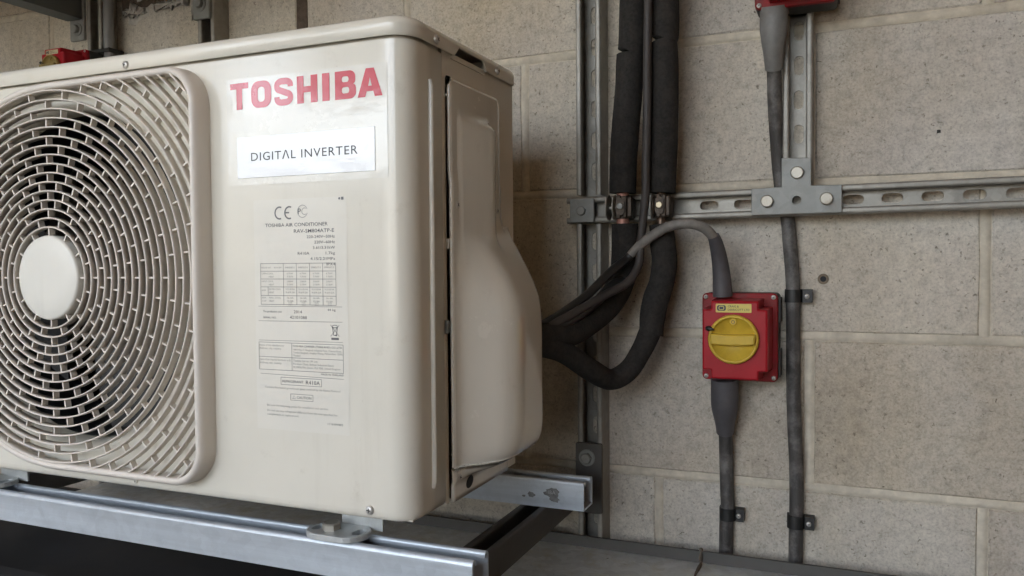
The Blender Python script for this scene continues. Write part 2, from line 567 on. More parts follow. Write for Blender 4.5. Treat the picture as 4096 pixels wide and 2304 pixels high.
def hexbolt(name, mp, af, h, mat, parent, rot=0.0, washer=None, wmat=None):
    """hexagon head (across flats af) with a chamfered top and a washer"""
    mb = MB()
    r = af/math.sqrt(3)
    hx = circ(0, 0, r, 6, rot)
    d0 = 0.0
    if washer:
        lathe(mb, [(washer, 0), (washer, 0.0014), (washer-0.0006, 0.002), (0.0, 0.002)], mp, 20, False)
        d0 = 0.002
    prism(mb, hx, [], d0, d0+h*0.8, mp)
    lathe(mb, [(r*0.98, d0+h*0.8), (af/2*0.95, d0+h), (0.0, d0+h)], mp, 18, False)
    return mb.build(name, mat, parent)

def screw(name, mp, r, mat, parent, cross=0.4):
    """domed cross-head screw"""
    mb = MB()
    lathe(mb, [(r*1.0, 0), (r, r*0.18), (r*0.86, r*0.42), (r*0.55, r*0.58), (r*0.3, r*0.62), (0, r*0.62)], mp, 16)
    o = mb.build(name, mat, parent)
    mb = MB()
    a = random.uniform(0, PI/2)
    for t in (a, a+PI/2):
        c, s = math.cos(t), math.sin(t)
        L, w = r*0.5, r*0.11
        q = [(-L, -w), (L, -w), (L, w), (-L, w)]
        dz = r*0.625 + (0.00004 if t == a else 0.00009)
        mb.add([mp(x*c-y*s, x*s+y*c, dz) for x, y in q], [(0, 1, 2, 3)])
    mb.build('cross_recess', MT['dark'], o)
    return o

def text_mesh(mb, txt, x0, z0, h, mp, width=None, spacing=1.0, bold=0.0, align='L', x1=None, res=2):
    cu = bpy.data.curves.new('txt', 'FONT')
    cu.body = txt
    cu.resolution_u = res
    cu.space_character = spacing
    cu.offset = bold
    ob = bpy.data.objects.new('txt', cu)
    me = bpy.data.meshes.new_from_object(ob)
    bpy.data.objects.remove(ob)
    bpy.data.curves.remove(cu)
    if not me.vertices:
        bpy.data.meshes.remove(me); return
    xs = [v.co.x for v in me.vertices]; ys = [v.co.y for v in me.vertices]
    ax, bx = min(xs), max(xs)
    s = h/0.72
    sx = s
    if width:
        sx = width/(bx-ax)
    tw = (bx-ax)*sx
    ox = x0 if align == 'L' else (x1-tw if align == 'R' else (x0+x1)/2-tw/2)
    mb.add([mp(ox+(v.co.x-ax)*sx, z0+v.co.y*s, 0) for v in me.vertices], [tuple(p.vertices) for p in me.polygons])
    bpy.data.meshes.remove(me)

def bars(mb, segs, mp, w):
    for (xa, za, xb, zb) in segs:
        d = Vector((xb-xa, zb-za)); L = d.length
        if L < 1e-9: continue
        d /= L; nn = Vector((-d.y, d.x))*w/2
        a, b = Vector((xa, za)), Vector((xb, zb))
        q = [a-nn, b-nn, b+nn, a+nn]
        mb.add([mp(p.x, p.y, 0) for p in q], [(0, 1, 2, 3)])

def stroke(mb, pts, mp, w):
    """constant-width band along a polyline, one clean strip"""
    P = [Vector(p) for p in pts]
    L, Rr = [], []
    for i, p in enumerate(P):
        t = (P[min(i+1, len(P)-1)]-P[max(i-1, 0)]).normalized()
        nn = Vector((-t.y, t.x))*w/2
        L.append(p+nn); Rr.append(p-nn)
    n = len(P)
    mb.add([mp(p.x, p.y, 0) for p in L+Rr], [(i, i+1, i+1+n, i+n) for i in range(n-1)])

# ------------------------------------------------------------------ the setting
FRONT = -3.25
mb = MB(); cbox(mb, -5.2, 2.6, FRONT-0.2, 0.3, -0.2, 0.0)
struct(mb.build('floor', MT['floor']))
mb = MB(); cbox(mb, -300, 300, -600, 300, -0.5, -0.06)
struct(mb.build('ground', MT['ground']))
mb = MB()
RX0, RX1, RY0, RY1 = -3.3, -1.75, -2.3, -0.75      # an open rooflight over the left half
cbox(mb, -5.2, RX0, FRONT-0.2, 0.3, 3.2, 3.3)
cbox(mb, RX1, 2.6, FRONT-0.2, 0.3, 3.2, 3.3)
cbox(mb, RX0, RX1, FRONT-0.2, RY0, 3.2, 3.3)
cbox(mb, RX0, RX1, RY1, 0.3, 3.2, 3.3)
struct(mb.build('ceiling', MT['ceil']))
mb = MB(); cbox(mb, 1.75, 1.95, FRONT, 0.0025, 0.0, 3.2)
struct(mb.build('wall_right', MT['plainwall']))
mb = MB(); cbox(mb, -5.0, -4.8, FRONT, 0.0025, 0.0, 3.2)
struct(mb.build('wall_left', MT['greywall']))
mb = MB()
cbox(mb, 0.55, 1.75, FRONT-0.2, FRONT, 0.0, 3.2)
cbox(mb, -5.0, -3.05, FRONT-0.2, FRONT, 0.0, 3.2)
cbox(mb, -3.05, -1.74, FRONT-0.2, FRONT, 0.0, 1.96)
cbox(mb, -2.35, -1.74, FRONT-0.2, FRONT, 2.33, 3.2)
cbox(mb, -1.74, 0.55, FRONT-0.2, FRONT, 2.95, 3.2)
cbox(mb, -1.74, 0.55, FRONT-0.2, FRONT, 0.0, 1.2)
struct(mb.build('wall_front', MT['greywall']))  # unseen wall; sills, header and openings shaped for the light they let in

mb = MB(); cbox(mb, -60, 60, -24.3, -24.0, -0.06, 4.05)  # added out of view, darkens the lower reflection in the film
struct(mb.build('added_yard_wall', MT['ground']))

# block wall: mortar bed as the wall, every block a part standing 2.5 mm proud of it
mb = MB(); cbox(mb, -5.0, 1.95, 0.0025, 0.21, 0.0, 3.2)
def joint(mb, p, q, half=0.0062):
    (xa, za), (xb, zb) = p, q
    hz = abs(xb-xa) > abs(zb-za)
    prof = [(-half, 0.0024), (-half*0.6, 0.0002), (0.0, -0.0006), (half*0.55, 0.0002), (half, 0.0024)]
    n_ = max(2, int(max(abs(xb-xa), abs(zb-za))/0.05))
    rnd = random.Random(int(1000*(xa+3*za+7*xb)))
    vs_, fs = [], []
    for i in range(n_+1):
        t = i/n_
        x, z = xa+(xb-xa)*t, za+(zb-za)*t
        for o_, y in prof:
            w_ = o_+rnd.uniform(-0.0005, 0.0005)
            vs_.append((x, y+rnd.uniform(-0.0003, 0.0003), z+w_) if hz else (x+w_, y+rnd.uniform(-0.0003, 0.0003), z))
    for i in range(n_):
        for k in range(4):
            fs.append((i*5+k, i*5+k+1, i*5+k+6, i*5+k+5))
    mb.add(vs_, fs, True)
for row in range(-6, 9):
    zj = 1.386+0.225*row
    if 0.02 < zj < 3.18:
        joint(mb, (-4.8, zj), (1.75, zj))
    off = 0.0 if (row % 2 == 0) else 0.225
    for k in range(-10, 4):
        xj = off+0.45*k
        if -4.7 < xj < 1.7 and zj > 0 and zj+0.225 < 3.2:
            joint(mb, (xj, zj+0.0055), (xj, zj+0.2195))
wall = struct(mb.build('wall', MT['mortar']))

def block_mesh(name, w, h=0.2125, seed=0):
    rnd = random.Random(seed)
    nx, nz = 7, 4
    mb = MB()
    def ring(ins, y, jit):
        pts = []
        for i in range(nx): pts.append((-w/2+w*i/nx, -h/2))
        for i in range(nz): pts.append((w/2, -h/2+h*i/nz))
        for i in range(nx): pts.append((w/2-w*i/nx, h/2))
        for i in range(nz): pts.append((-w/2, h/2-h*i/nz))
        out = []
        for x, z in pts:
            k = ins+rnd.uniform(0, jit)
            x2 = x*(1-2*k/w) if abs(abs(x)-w/2) < 1e-6 else x+rnd.uniform(-.004, .004)
            z2 = z*(1-2*k/h) if abs(abs(z)-h/2) < 1e-6 else z+rnd.uniform(-.003, .003)
            out.append((x2, y, z2))
        return out
    n = 2*(nx+nz)
    a, b = ring(0.0, 0.003, 0.0008), ring(0.0014, 0.0, 0.0022)
    vs_ = a+b
    fs = [(i, (i+1) % n, (i+1) % n+n, i+n) for i in range(n)]
    fs.append(tuple(range(n, 2*n)))
    mb.add(vs_, fs)
    return mb.mesh(name, MT['block'])
BLK = [block_mesh('concrete_block', 0.4375, seed=s) for s in range(5)]
def put_block(cx, cz, me):
    o = link('concrete_block', me, wall)
    o.location = (cx, random.uniform(-0.0006, 0.0006), cz)
ZJ = 1.386
for row in range(-6, 8):
    zc = ZJ+0.225*row+0.1125
    off = 0.0 if (row % 2 == 0) else 0.225
    if zc-0.11 < 0.0 or zc+0.11 > 3.2: continue
    k0 = int(-4.6/0.45)
    for k in range(k0, 4):
        x0 = off+0.45*k
        if x0 < -4.8 or x0+0.45 > 1.76: continue
        if row == 2 and abs(x0+0.9) < 0.01:          # a cut pair with an open joint between
            for xa, xb in ((-0.895, -0.690), (-0.664, -0.455)):
                put_block((xa+xb)/2, zc, block_mesh('concrete_block', xb-xa, seed=11))
            continue
        put_block(x0+0.225, zc, random.choice(BLK))
# open joint beside the cut block, raked out and dark
mb = MB(); cbox(mb, -0.689, -0.665, 0.0004, 0.0024, 1.842, 2.054)
mb.build('open_joint', MT['hole'], wall)

# knocked-out joint with plaster lumps, high on the wall
def lumpy(mb, pts, y, th, seed, k=0.004):
    rnd = random.Random(seed)
    n = len(pts)
    base = [(p[0], y, p[1]) for p in pts]
    ins = inset(pts, k)
    top = [(p[0], y-th*rnd.uniform(.6, 1.2), p[1]) for p in ins]
    ins2 = inset(ins, 2*k)
    top2 = [(p[0], y-th*rnd.uniform(.9, 1.5), p[1]) for p in ins2]
    c = (sum(p[0] for p in pts)/n, y-th*1.2, sum(p[1] for p in pts)/n)
    v = base+top+top2+[c]
    f = [(i, (i+1) % n, (i+1) % n+n, i+n) for i in range(n)]+[(n+i, n+(i+1) % n, 2*n+(i+1) % n, 2*n+i) for i in range(n)]+[(2*n+i, 2*n+(i+1) % n, 3*n) for i in range(n)]
    mb.add(v, f, True)
def ragged(x0, x1, zf, zg, n=16, j=0.006, seed=0):
    rnd = random.Random(seed)
    lo = [(x0+(x1-x0)*i/n, zf(i/n)+rnd.uniform(-j, j)) for i in range(n+1)]
    hi = [(x1-(x1-x0)*i/n, zg(1-i/n)+rnd.uniform(-j, j)) for i in range(n+1)]
    return lo+hi
mb = MB()
lumpy(mb, ragged(-1.135, -0.925, lambda t: 2.036, lambda t: 2.075, 18, 0.004, 3), -0.0008, 0.001, 3)
mb.build('chipped_joint', MT['hole'], wall)
mb = MB()
lumpy(mb, ragged(-1.09, -0.96, lambda t: 2.048+0.006*math.sin(4*t), lambda t: 2.10, 14, 0.005, 4), -0.003, 0.006, 4)
lumpy(mb, ragged(-1.135, -1.095, lambda t: 2.018, lambda t: 2.036, 8, 0.005, 5), -0.0008, 0.003, 5)
lumpy(mb, ragged(-1.118, -1.06, lambda t: 1.998+0.016*t, lambda t: 2.030, 10, 0.005, 6), -0.0008, 0.003, 6)
lumpy(mb, ragged(-1.05, -0.955, lambda t: 2.026, lambda t: 2.036, 14, 0.004, 7), -0.0008, 0.002, 7)
lumpy(mb, ragged(-0.945, -0.902, lambda t: 2.00+0.012*t, lambda t: 2.055, 10, 0.007, 8), -0.0008, 0.005, 8)
lumpy(mb, ragged(-0.932, -0.912, lambda t: 1.985, lambda t: 2.0, 6, 0.004, 9), -0.0008, 0.003, 9)
mb.build('plaster_patch', MT['patch'], wall)

# ------------------------------------------------------------------ channels (slotted strut, open side away from the wall)
def channel(mb, mp, L0, L1, w=0.0413, D=0.0413, t=0.0025, slots=None, n=4, r=0.0035):
    """mp(u, v, l): u across, v from web to open side, l along"""
    h = w/2
    prof = [(h, 0)]
    prof += [(h-r+r*math.cos(R(90*i/n)), D-r+r*math.sin(R(90*i/n))) for i in range(n+1)]
    e = h-0.0095
    q = min(r, 0.0036)
    prof += [(e+q-q*math.sin(R(90*i/n)), D-q+q*math.cos(R(90*i/n))) for i in range(n+1)]
    prof += [(e, D-0.007), (e+t, D-0.007), (e+t, D-r), (e+t+0.0005, D-t), (h-r, D-t), (h-t, D-r), (h-t, 0)]
    for s in (1, -1):
        pp = [(s*a, b) for a, b in prof]
        prism(mb, pp, [], L0, L1, lambda a, b, d: mp(a, b, d))
    # web plate with slots
    holes = []
    if slots:
        p0, lx, lz = slots
        k = p0
        while k+lx/2 < L1-0.004:
            if k-lx/2 > L0+0.004:
                holes.append(slot(k, 0, lx, lz))
            k += 0.05
    web = [(L0, -h+t), (L1, -h+t), (L1, h-t), (L0, h-t)]
    prism(mb, web, holes, 0.0, t, lambda a, b, d: mp(b, d, a))

def rail_v(name, xc, z0, z1, label, D=0.0413, slot0=None, mat=None, y=0.0):
    mb = MB()
    channel(mb, lambda u, v, l: (xc+u, y-v, l), z0, z1, D=D, slots=(slot0, 0.028, 0.0135) if slot0 is not None else None)
    o = mb.build(name, mat or MT['rail'])
    return tag(o, label, 'channel rail', 'slotted steel channels fixed to the wall')

SLV = 1.8439-0.05*30
rail_v('wall_channel', -0.1015, 1.6045, 2.6, 'upright slotted channel above the cross channel, left of the foam-covered pipes', slot0=SLV+0.0005)
rail_v('wall_channel', -0.1015, 0.45, 1.5585, 'lower upright slotted channel below the cross channel, behind the grey air conditioner pipes', slot0=SLV-0.012)
rail_v('wall_channel', 0.2090, 1.6055, 2.6, 'short upright slotted channel under the upper red switch, above the T bracket', slot0=1.8334-0.05*20, D=0.030)
rail_v('wall_channel', -1.1715, 0.45, 2.9, 'upright channel in the top left corner with a grey conduit beside it', slot0=SLV)
rail_v('wall_channel', -0.8725, 0.45, 2.9, 'upright channel behind the air conditioner top, with a bolted plate at its upper end', slot0=SLV)
mb = MB()
TILT = math.tan(R(0.45))
channel(mb, lambda u, v, l: (l, -0.0215-v, 1.5813+u+TILT*l), -0.1375, 1.7, D=0.0215, slots=(0.0832, 0.028, 0.0135))
o = mb.build('cross_channel', MT['railh'])
tag(o, 'long horizontal slotted channel across the wall under the T bracket', 'channel rail', 'slotted steel channels fixed to the wall')

# T bracket
mb = MB()
tp = [(0.1472, 1.5641), (0.2690, 1.5645), (0.2688, 1.6030), (0.2285, 1.6042), (0.2284, 1.6430), (0.1885, 1.6446), (0.1884, 1.6036), (0.1471, 1.6026)]
soft_plate(mb, tp, 0, 0.005, XZ(-0.0434), 0.0008, [circ(0.2095, 1.5835, 0.0064, 20)])
tb = thing('tee_bracket', 'flat grey T-shaped bracket with three hexagon bolts joining two channels', 'bracket', (0.209, -0.0434, 1.58))
mb.build('plate', MT['bracket'], tb)
for i, (x, z, rot) in enumerate(((0.2098, 1.6225, 0.2), (0.2487, 1.5845, 0.9), (0.1692, 1.5836, 0.05))):
    hexbolt('bolt', at(XZ(-0.0484), x, z), 0.0158, 0.0065, MT['zinc'], tb, rot)

# end bracket on the cross channel
eb = thing('square_bracket', 'small square grey plate bolted over the left end of the cross channel', 'bracket', (-0.11, -0.0434, 1.58))
mb = MB()
soft_plate(mb, rect(-0.1304, -0.0905, 1.5606, 1.5985, 0.003), 0, 0.005, XZ(-0.0434), 0.001)
mb.build('plate', MT['bracket'], eb)
hexbolt('bolt', at(XZ(-0.0484), -0.1107, 1.5787), 0.0125, 0.006, MT['bracket'], eb, 0.3)

# ------------------------------------------------------------------ support frame under the air conditioner
ZT = 1.1845
fr = thing('support_channel', 'bright galvanised channel running under the front edge of the air conditioner', 'channel rail', (-0.6, -0.49, 1.143), 'channels carrying the air conditioner')
mb = MB()
channel(mb, lambda u, v, l: (l, -0.4895-u, ZT-0.0413+v), -1.35, -0.084, r=0.0058, n=8)
mb.build('channel', MT['bright'], fr)
rr_ = thing('support_channel', 'galvanised channel with a dirty stamp, ending near the wall behind the air conditioner', 'channel rail', (-0.3, -0.157, 1.143), 'channels carrying the air conditioner')
mb = MB()
channel(mb, lambda u, v, l: (l, -0.1575-u, ZT-0.0413+v), -1.35, -0.068)
mb.build('channel', MT['bright'], rr_)
mb = MB()
def blot(mb, cx, cz, rx, rz, y, seed):
    rnd = random.Random(seed)
    pts = [(cx+rx*math.cos(2*PI*k/18)*rnd.uniform(.6, 1.1), cz+rz*math.sin(2*PI*k/18)*rnd.uniform(.6, 1.1)) for k in range(18)]
    prism(mb, pts, [], 0, 0, XZ(y))
blot(mb, -0.1155, 1.1650, 0.0130, 0.0100, -0.17825, 21)
blot(mb, -0.1120, 1.1560, 0.0090, 0.0045, -0.17832, 24)
blot(mb, -0.1480, 1.1600, 0.0060, 0.0045, -0.17825, 22)
blot(mb, -0.1600, 1.1565, 0.0030, 0.0020, -0.17825, 25)
mb.build('grime', plain('grime', (0.20, 0.20, 0.20), 0.8, var=0.4, scale=150), rr_)
mb = MB()
text_mesh(mb, 'IBA', -0.1215, 1.1635, 0.0055, XZ(-0.17845), bold=0.01)
mb.build('stamp', plain('stamp_metal', (0.42, 0.42, 0.42), 0.4, 0.6), rr_)

def cantilever(xc, label, z=1.1018, y0=-0.62, plate=None):
    t = thing('cantilever_arm', label, 'support arm', (xc, 0, z), 'cantilever arms bolted to the wall channels')
    mb = MB()
    channel(mb, lambda u, v, l: (xc+u, l, z+v), y0, -0.052)
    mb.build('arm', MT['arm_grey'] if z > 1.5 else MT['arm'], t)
    px0, px1, pz0, pz1, bx, bz = plate
    mb = MB()
    soft_plate(mb, rect(px0, px1, pz0, pz1, 0.003), 0, 0.006, XZ(-0.0434), 0.001)
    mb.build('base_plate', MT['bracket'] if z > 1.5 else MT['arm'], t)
    mbw = at(XZ(-0.0494), bx, bz)
    hexbolt('bolt', mbw, 0.015, 0.008, MT['bracket'], t, 0.2, washer=0.0135)
    return t
cantilever(-0.147, 'dark steel arm running out from the wall under the right end of the air conditioner', plate=(-0.1228, -0.0795, 1.10, 1.2115, -0.1035, 1.1885))
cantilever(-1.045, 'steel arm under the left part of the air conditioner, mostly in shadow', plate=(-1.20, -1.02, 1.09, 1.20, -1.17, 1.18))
cantilever(-1.2125, 'dark steel arm high in the top left corner, running out over the red switch', z=2.010, y0=-1.0, plate=(-1.2305, -1.1895, 1.968, 2.065, -1.2085, 1.991))
# plate on the second upright: part of another arm, which leaves the picture at the top
cantilever(-0.872, 'upper arm whose bolted foot plate shows above the air conditioner top', z=2.0105, y0=-0.86, plate=(-0.896, -0.855, 1.972, 2.10, -0.876, 2.000))

# unseen box added on the upper left arms to shade the wall below
uu = thing('added_shade_box', 'plain cream box added above the top left corner to shade the wall', 'air conditioner', (-1.6, -0.5, 2.0525))
mb = MB()
cbox(mb, -2.15, -0.63, -0.80, -0.27, 2.0525, 2.62, 0.02)
mb.build('casing', MT['paint'], uu)
mb = MB()
cbox(mb, -2.155, -0.625, -0.805, -0.265, 2.62, 2.645, 0.008)
mb.build('lid', MT['paint'], uu)

# ------------------------------------------------------------------ galvanised tray with an upstand along the wall
tr = thing('cable_tray', 'galvanised sheet metal tray with a raised back lip along the foot of the wall', 'tray', (0, -0.0445, 1.043))
mb = MB()
cbox(mb, -1.165, 1.7, -0.246, -0.0460, 1.0410, 1.043)
mb.build('sheet', MT['tray'], tr)
mb = MB()
cbox(mb, -1.165, 1.7, -0.0462, -0.0442, 1.0431, 1.0600)
cbox(mb, -1.165, 1.7, -0.0492, -0.0442, 1.0601, 1.0616)
mb.build('back_lip', MT['arm'], tr)
mb = MB()
tube(mb, catmull([(0.0735, -0.0420, 1.062), (0.075, -0.0500, 1.0638), (0.0745, -0.0505, 1.056), (0.0740, -0.0485, 1.046), (0.0755, -0.060, 1.0445), (0.075, -0.100, 1.0442), (0.0775, -0.14, 1.0442), (0.0765, -0.246, 1.0442)], 4), lambda t: 0.0022+0.0008*math.sin(23*t), 8)
mb.build('sealant_bead', MT['sealant'], tr)
mb = MB()
rs = random.Random(5)
for _ in range(26):
    x, y = rs.uniform(-0.16, 0.5), rs.uniform(-0.22, -0.055)
    a, L_ = rs.uniform(0, PI), rs.uniform(0.002, 0.010)
    c_, s_ = math.cos(a)*L_/2, math.sin(a)*L_/2
    w_ = rs.uniform(0.0005, 0.0013)
    mb.add([(x-c_, y-s_, 1.0434), (x+w_, y, 1.0434), (x+c_, y+s_, 1.0434), (x-w_, y+w_, 1.0434)], [(0, 1, 2, 3)])
o = mb.build('scratch_mark', MT['sealant'], tr)
o['kind'] = 'stuff'
mb = MB(); cbox(mb, 0.0755, 0.0835, -0.245, -0.0465, 1.03905, 1.0437)
mb.build('joint_strip', MT['tray'], tr)

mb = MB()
cbox(mb, -2.6, 1.3, -0.46, -0.07, 0.25, 1.0385, 0.02)  # added near-black box, gives the shaded void under the support its darkness
dk = mb.build('void_filler', MT['casing'])
tag(dk, 'long near-black box added to fill the shaded void below the air conditioner support', 'casing')

# ------------------------------------------------------------------ the air conditioner
F = -0.5313
BK = -0.2478
XR = -0.143
XL = -0.923
ZB, ZTOP = 1.2227, 1.7342
XG, ZG = -0.6526, 1.4846
ac = thing('air_conditioner', 'cream outdoor air conditioner unit with a round fan grille and red lettering', 'air conditioner', (-0.533, -0.39, ZB))

def footprint(rc_f=0.026, rc_b=0.008, ext=0.0):
    """plan outline from the back left, along the front to the right corner (counter-clockwise seen from above)"""
    pts = []
    x0, x1, y0, y1 = XL-ext, XR+ext, F-ext, BK+ext
    for cx, cy, r, a in ((x0+rc_f, y0+rc_f, rc_f, 180), (x1-rc_f, y0+rc_f, rc_f, 270), (x1-rc_b, y1-rc_b, rc_b, 0), (x0+rc_b, y1-rc_b, rc_b, 90)):
        n = 10 if r > 0.01 else 3
        for i in range(n+1):
            t = R(a+90*i/n)
            pts.append((cx+r*math.cos(t), cy+r*math.sin(t)))
    return pts

# front panel: flat sheet with the fan opening + rounded corner wrapping onto the side
rc = 0.026
FX0, FX1 = XL+rc, XR-rc-0.008
mb = MB()
prism(mb, rect(FX0, FX1, ZB+0.010, ZTOP), [circ(XG, ZG, 0.226, 72)], 0, 0, XZ(F))
path = [(FX1, F), (XR-rc, F)] + [(XR-rc+rc*math.sin(R(90*i/12)), F+rc-rc*math.cos(R(90*i/12))) for i in range(1, 13)] + [(XR, F+0.04), (XR, -0.4548), (XR-0.006, -0.4546)]
nrm = []
for i in range(len(path)):
    a = Vector(path[max(i-1, 0)]); b = Vector(path[min(i+1, len(path)-1)])
    t = (b-a).normalized()
    nrm.append(Vector((t.y, -t.x)))
nrm[-1] = nrm[-2] = nrm[-3] = Vector((1, 0))
nrm[0] = nrm[1] = Vector((0, -1))
levels = [(0.010, ZB+0.0005), (0.006, ZB), (0.003, ZB+0.0012), (0.0012, ZB+0.0035), (0.0003, ZB+0.0065), (0, ZB+0.010), (0, ZB+0.2), (0, ZTOP)]
vs_, fs = [], []
for ins, z in levels:
    for p, nn in zip(path, nrm):
        vs_.append((p[0]-nn.x*ins, p[1]-nn.y*ins, z))
n = len(path)
for k in range(len(levels)-1):
    for i in range(n-1):
        fs.append((k*n+i, k*n+i+1, (k+1)*n+i+1, (k+1)*n+i))
mb.add(vs_, fs, True)
# bottom roll of the flat sheet
vs_, fs = [], []
for ins, z in levels[:6]:
    vs_ += [(FX0, F+ins, z), (FX1, F+ins, z)]
for k in range(5):
    fs.append((2*k, 2*k+1, 2*k+3, 2*k+2))
mb.add(vs_, fs, True)
# left corner (out of the picture)
vs_ = []
for z in (ZB, ZTOP):
    for i in range(9):
        a = R(90*i/8)
        vs_.append((XL+rc-rc*math.sin(a), F+rc-rc*math.cos(a), z))
mb.add(vs_, [(i, i+1, i+10, i+9) for i in range(8)], True)
prism(mb, [(F+rc, ZB), (BK, ZB), (BK, ZTOP), (F+rc, ZTOP)], [], 0, 0, lambda u, v, d: (XL, u, v))
# recessed neck under the lid
vs_ = []
for z in (ZTOP-0.004, 1.7480):
    for p, nn in [((FX0, F), Vector((0, -1)))]+list(zip(path, nrm)):
        vs_.append((p[0]-nn.x*0.0035, p[1]-nn.y*0.0035, z))
k_ = len(path)+1
mb.add(vs_, [(i, i+1, i+1+k_, i+k_) for i in range(k_-2)], True)
front = mb.build('front_panel', MT['paint'], ac, fix=False)
# bellmouth: rolled edge of the opening
mb = MB()
lathe(mb, [(0.2262, 0.0), (0.2235, -0.0008), (0.2205, -0.003), (0.217, -0.008), (0.2145, -0.015), (0.213, -0.024), (0.2125, -0.036)], at(XZ(F), XG, ZG), 72)
mb.f = [f for f in mb.f if len(f) == 4]; mb.s = mb.s[:len(mb.f)]; mb.mi = mb.mi[:len(mb.f)]
mb.build('bellmouth', MT['paint'], ac, fix=False)
mb = MB()
lathe(mb, [(0.2125, -0.036), (0.2128, -0.06), (0.2128, -0.13)], at(XZ(F), XG, ZG), 56)  # deep part of the bellmouth coloured near-black to darken the interior
mb.f = [f for f in mb.f if len(f) == 4]; mb.s = mb.s[:len(mb.f)]; mb.mi = mb.mi[:len(mb.f)]
mb.build('bellmouth_dark', MT['fan'], ac, fix=False)
# raised rib on the wrapped side
mb = MB()
tube(mb, [(XR-0.0012, -0.4855, 1.2515), (XR+0.0004, -0.4853, 1.258), (XR+0.0006, -0.4852, 1.27), (XR+0.0006, -0.4835, 1.68), (XR+0.0004, -0.4832, 1.692), (XR-0.0012, -0.483, 1.6985)], 0.0042, 12, squash=0.6)
mb.build('pressed_rib', MT['paint'], ac)
# side, back, bottom
mb = MB()
sm_ = lambda u, v, d: (XR-0.0025+d, u, v)
prism(mb, [(-0.4525, ZB), (-0.4449, ZB), (-0.4449, 1.7085), (-0.4420, 1.7125), (-0.4380, 1.7130), (-0.4300, 1.7130), (-0.4300, ZB), (BK, ZB), (BK, ZTOP+0.006), (-0.4525, ZTOP+0.006)], [], 0, 0.0015, sm_)
prism(mb, [(-0.4449, ZB+0.003), (-0.4300, ZB+0.003), (-0.4300, 1.7130), (-0.4449, 1.7130)], [], 0, 0.001, lambda u, v, d: (XR-0.0135+d, u, v))
cbox(mb, XR-0.0135, XR-0.0026, -0.4471, -0.4461, ZB+0.003, 1.7085)
mb.build('side_panel', MT['paint'], ac)
mb = MB()
prism(mb, rect(XL, XR-0.004, ZB+0.002, ZTOP), [], 0, 0.0015, XZ(BK+0.0015))
mb.build('back_panel', MT['paint'], ac)
mb = MB()
cbox(mb, XL+0.004, XR-0.005, F+0.009, BK-0.001, ZB+0.0006, ZB+0.002)
mb.build('base_pan', MT['paint'], ac)
# inside: coil, partition, fan
mb = MB()
cbox(mb, XL+0.01, -0.395, -0.30, -0.275, ZB+0.004, ZTOP-0.01)
mb.build('coil', MT['coil'], ac)
mb = MB()
cbox(mb, -0.392, -0.388, F+0.004, -0.27, ZB+0.004, ZTOP-0.01)
mb.build('partition', MT['dark'], ac)
fan = MB()
lathe(fan, [(0.0, 0.02), (0.045, 0.018), (0.055, 0.008), (0.057, -0.05)], at(XZ(F+0.075), XG, ZG), 32)
for k in range(3):
    a0 = 2*PI*k/3+0.55
    vs_, fs = [], []
    nr, na = 6, 10
    for i in range(nr+1):
        r = 0.05+0.155*i/nr
        sw = 0.35*(i/nr)**1.5
        for j in range(na+1):
            t = j/na
            ang = a0+sw+(0.35+0.75*(i/nr)**0.7)*(t-0.2)*1.15
            d = 0.028-0.06*t+0.012*math.sin(t*PI)
            vs_.append(at(XZ(F+0.075), XG, ZG)(r*math.cos(ang), r*math.sin(ang), d))
    for i in range(nr):
        for j in range(na):
            p = i*(na+1)+j
            fs.append((p, p+1, p+na+2, p+na+1))
    fan.add(vs_, fs, True)
fan.build('fan', MT['fan'], ac)
mb = MB()
cbox(mb, XG-0.022, XG+0.022, -0.36, -0.34, ZB+0.004, ZTOP-0.01)
lathe(mb, [(0.0, 0.05), (0.05, 0.045), (0.055, 0.03), (0.055, -0.03)], at(XZ(-0.37), XG, ZG), 24)
mb.build('motor_mount', plain('motor_grey', (0.07, 0.065, 0.055), 0.5, 0.4), ac)

# grille: D-shaped frame, concentric rings, spokes
GR = thing('grille', '', '', (XG, F, ZG))
for k in ('label', 'category'):
    del GR[k]
GR.parent = ac
GR.matrix_parent_inverse = ac.matrix_basis.inverted()
RO = 0.2455
def dshape(o):
    r = RO-o
    pts = []
    for i in range(41):
        a = R(90+180*i/40)
        pts.append((XG+r*math.cos(a), ZG+r*math.sin(a)))
    cr_ = 0.046-o
    xx, k = XG+r, 12
    for i in range(1, 8):
        pts.append((XG+(xx-cr_-XG)*i/8, ZG-r))
    for i in range(k+1):
        a = R(-90+90*i/k)
        pts.append((xx-cr_+cr_*math.cos(a), ZG-r+cr_+cr_*math.sin(a)))
    for i in range(1, 6):
        pts.append((xx, ZG-r+cr_+(2*r-2*cr_)*i/6))
    for i in range(k+1):
        a = R(0+90*i/k)
        pts.append((xx-cr_+cr_*math.cos(a), ZG+r-cr_+cr_*math.sin(a)))
    for i in range(1, 8):
        pts.append((xx-cr_-(xx-cr_-XG)*i/8, ZG+r))
    return pts
mb = MB()
prof = [(-0.0005, 0.0), (0.0, 0.016), (0.0006, 0.0195), (0.0022, 0.0228), (0.0048, 0.0246), (0.0072, 0.0246), (0.0090, 0.0232), (0.0098, 0.0205), (0.0098, 0.008)]
vs_, fs = [], []
for o_, d in prof:
    vs_ += [XZ(F)(x, z, d) for x, z in dshape(o_)]
n = len(dshape(0))
for i in range(len(prof)-1):
    for k in range(n):
        l = (k+1) % n
        fs.append((i*n+k, i*n+l, (i+1)*n+l, (i+1)*n+k))
mb.add(vs_, fs, True)
mb.build('frame', MT['grille'], GR, fix=False)
RI = RO-0.0098           # inner edge of the frame
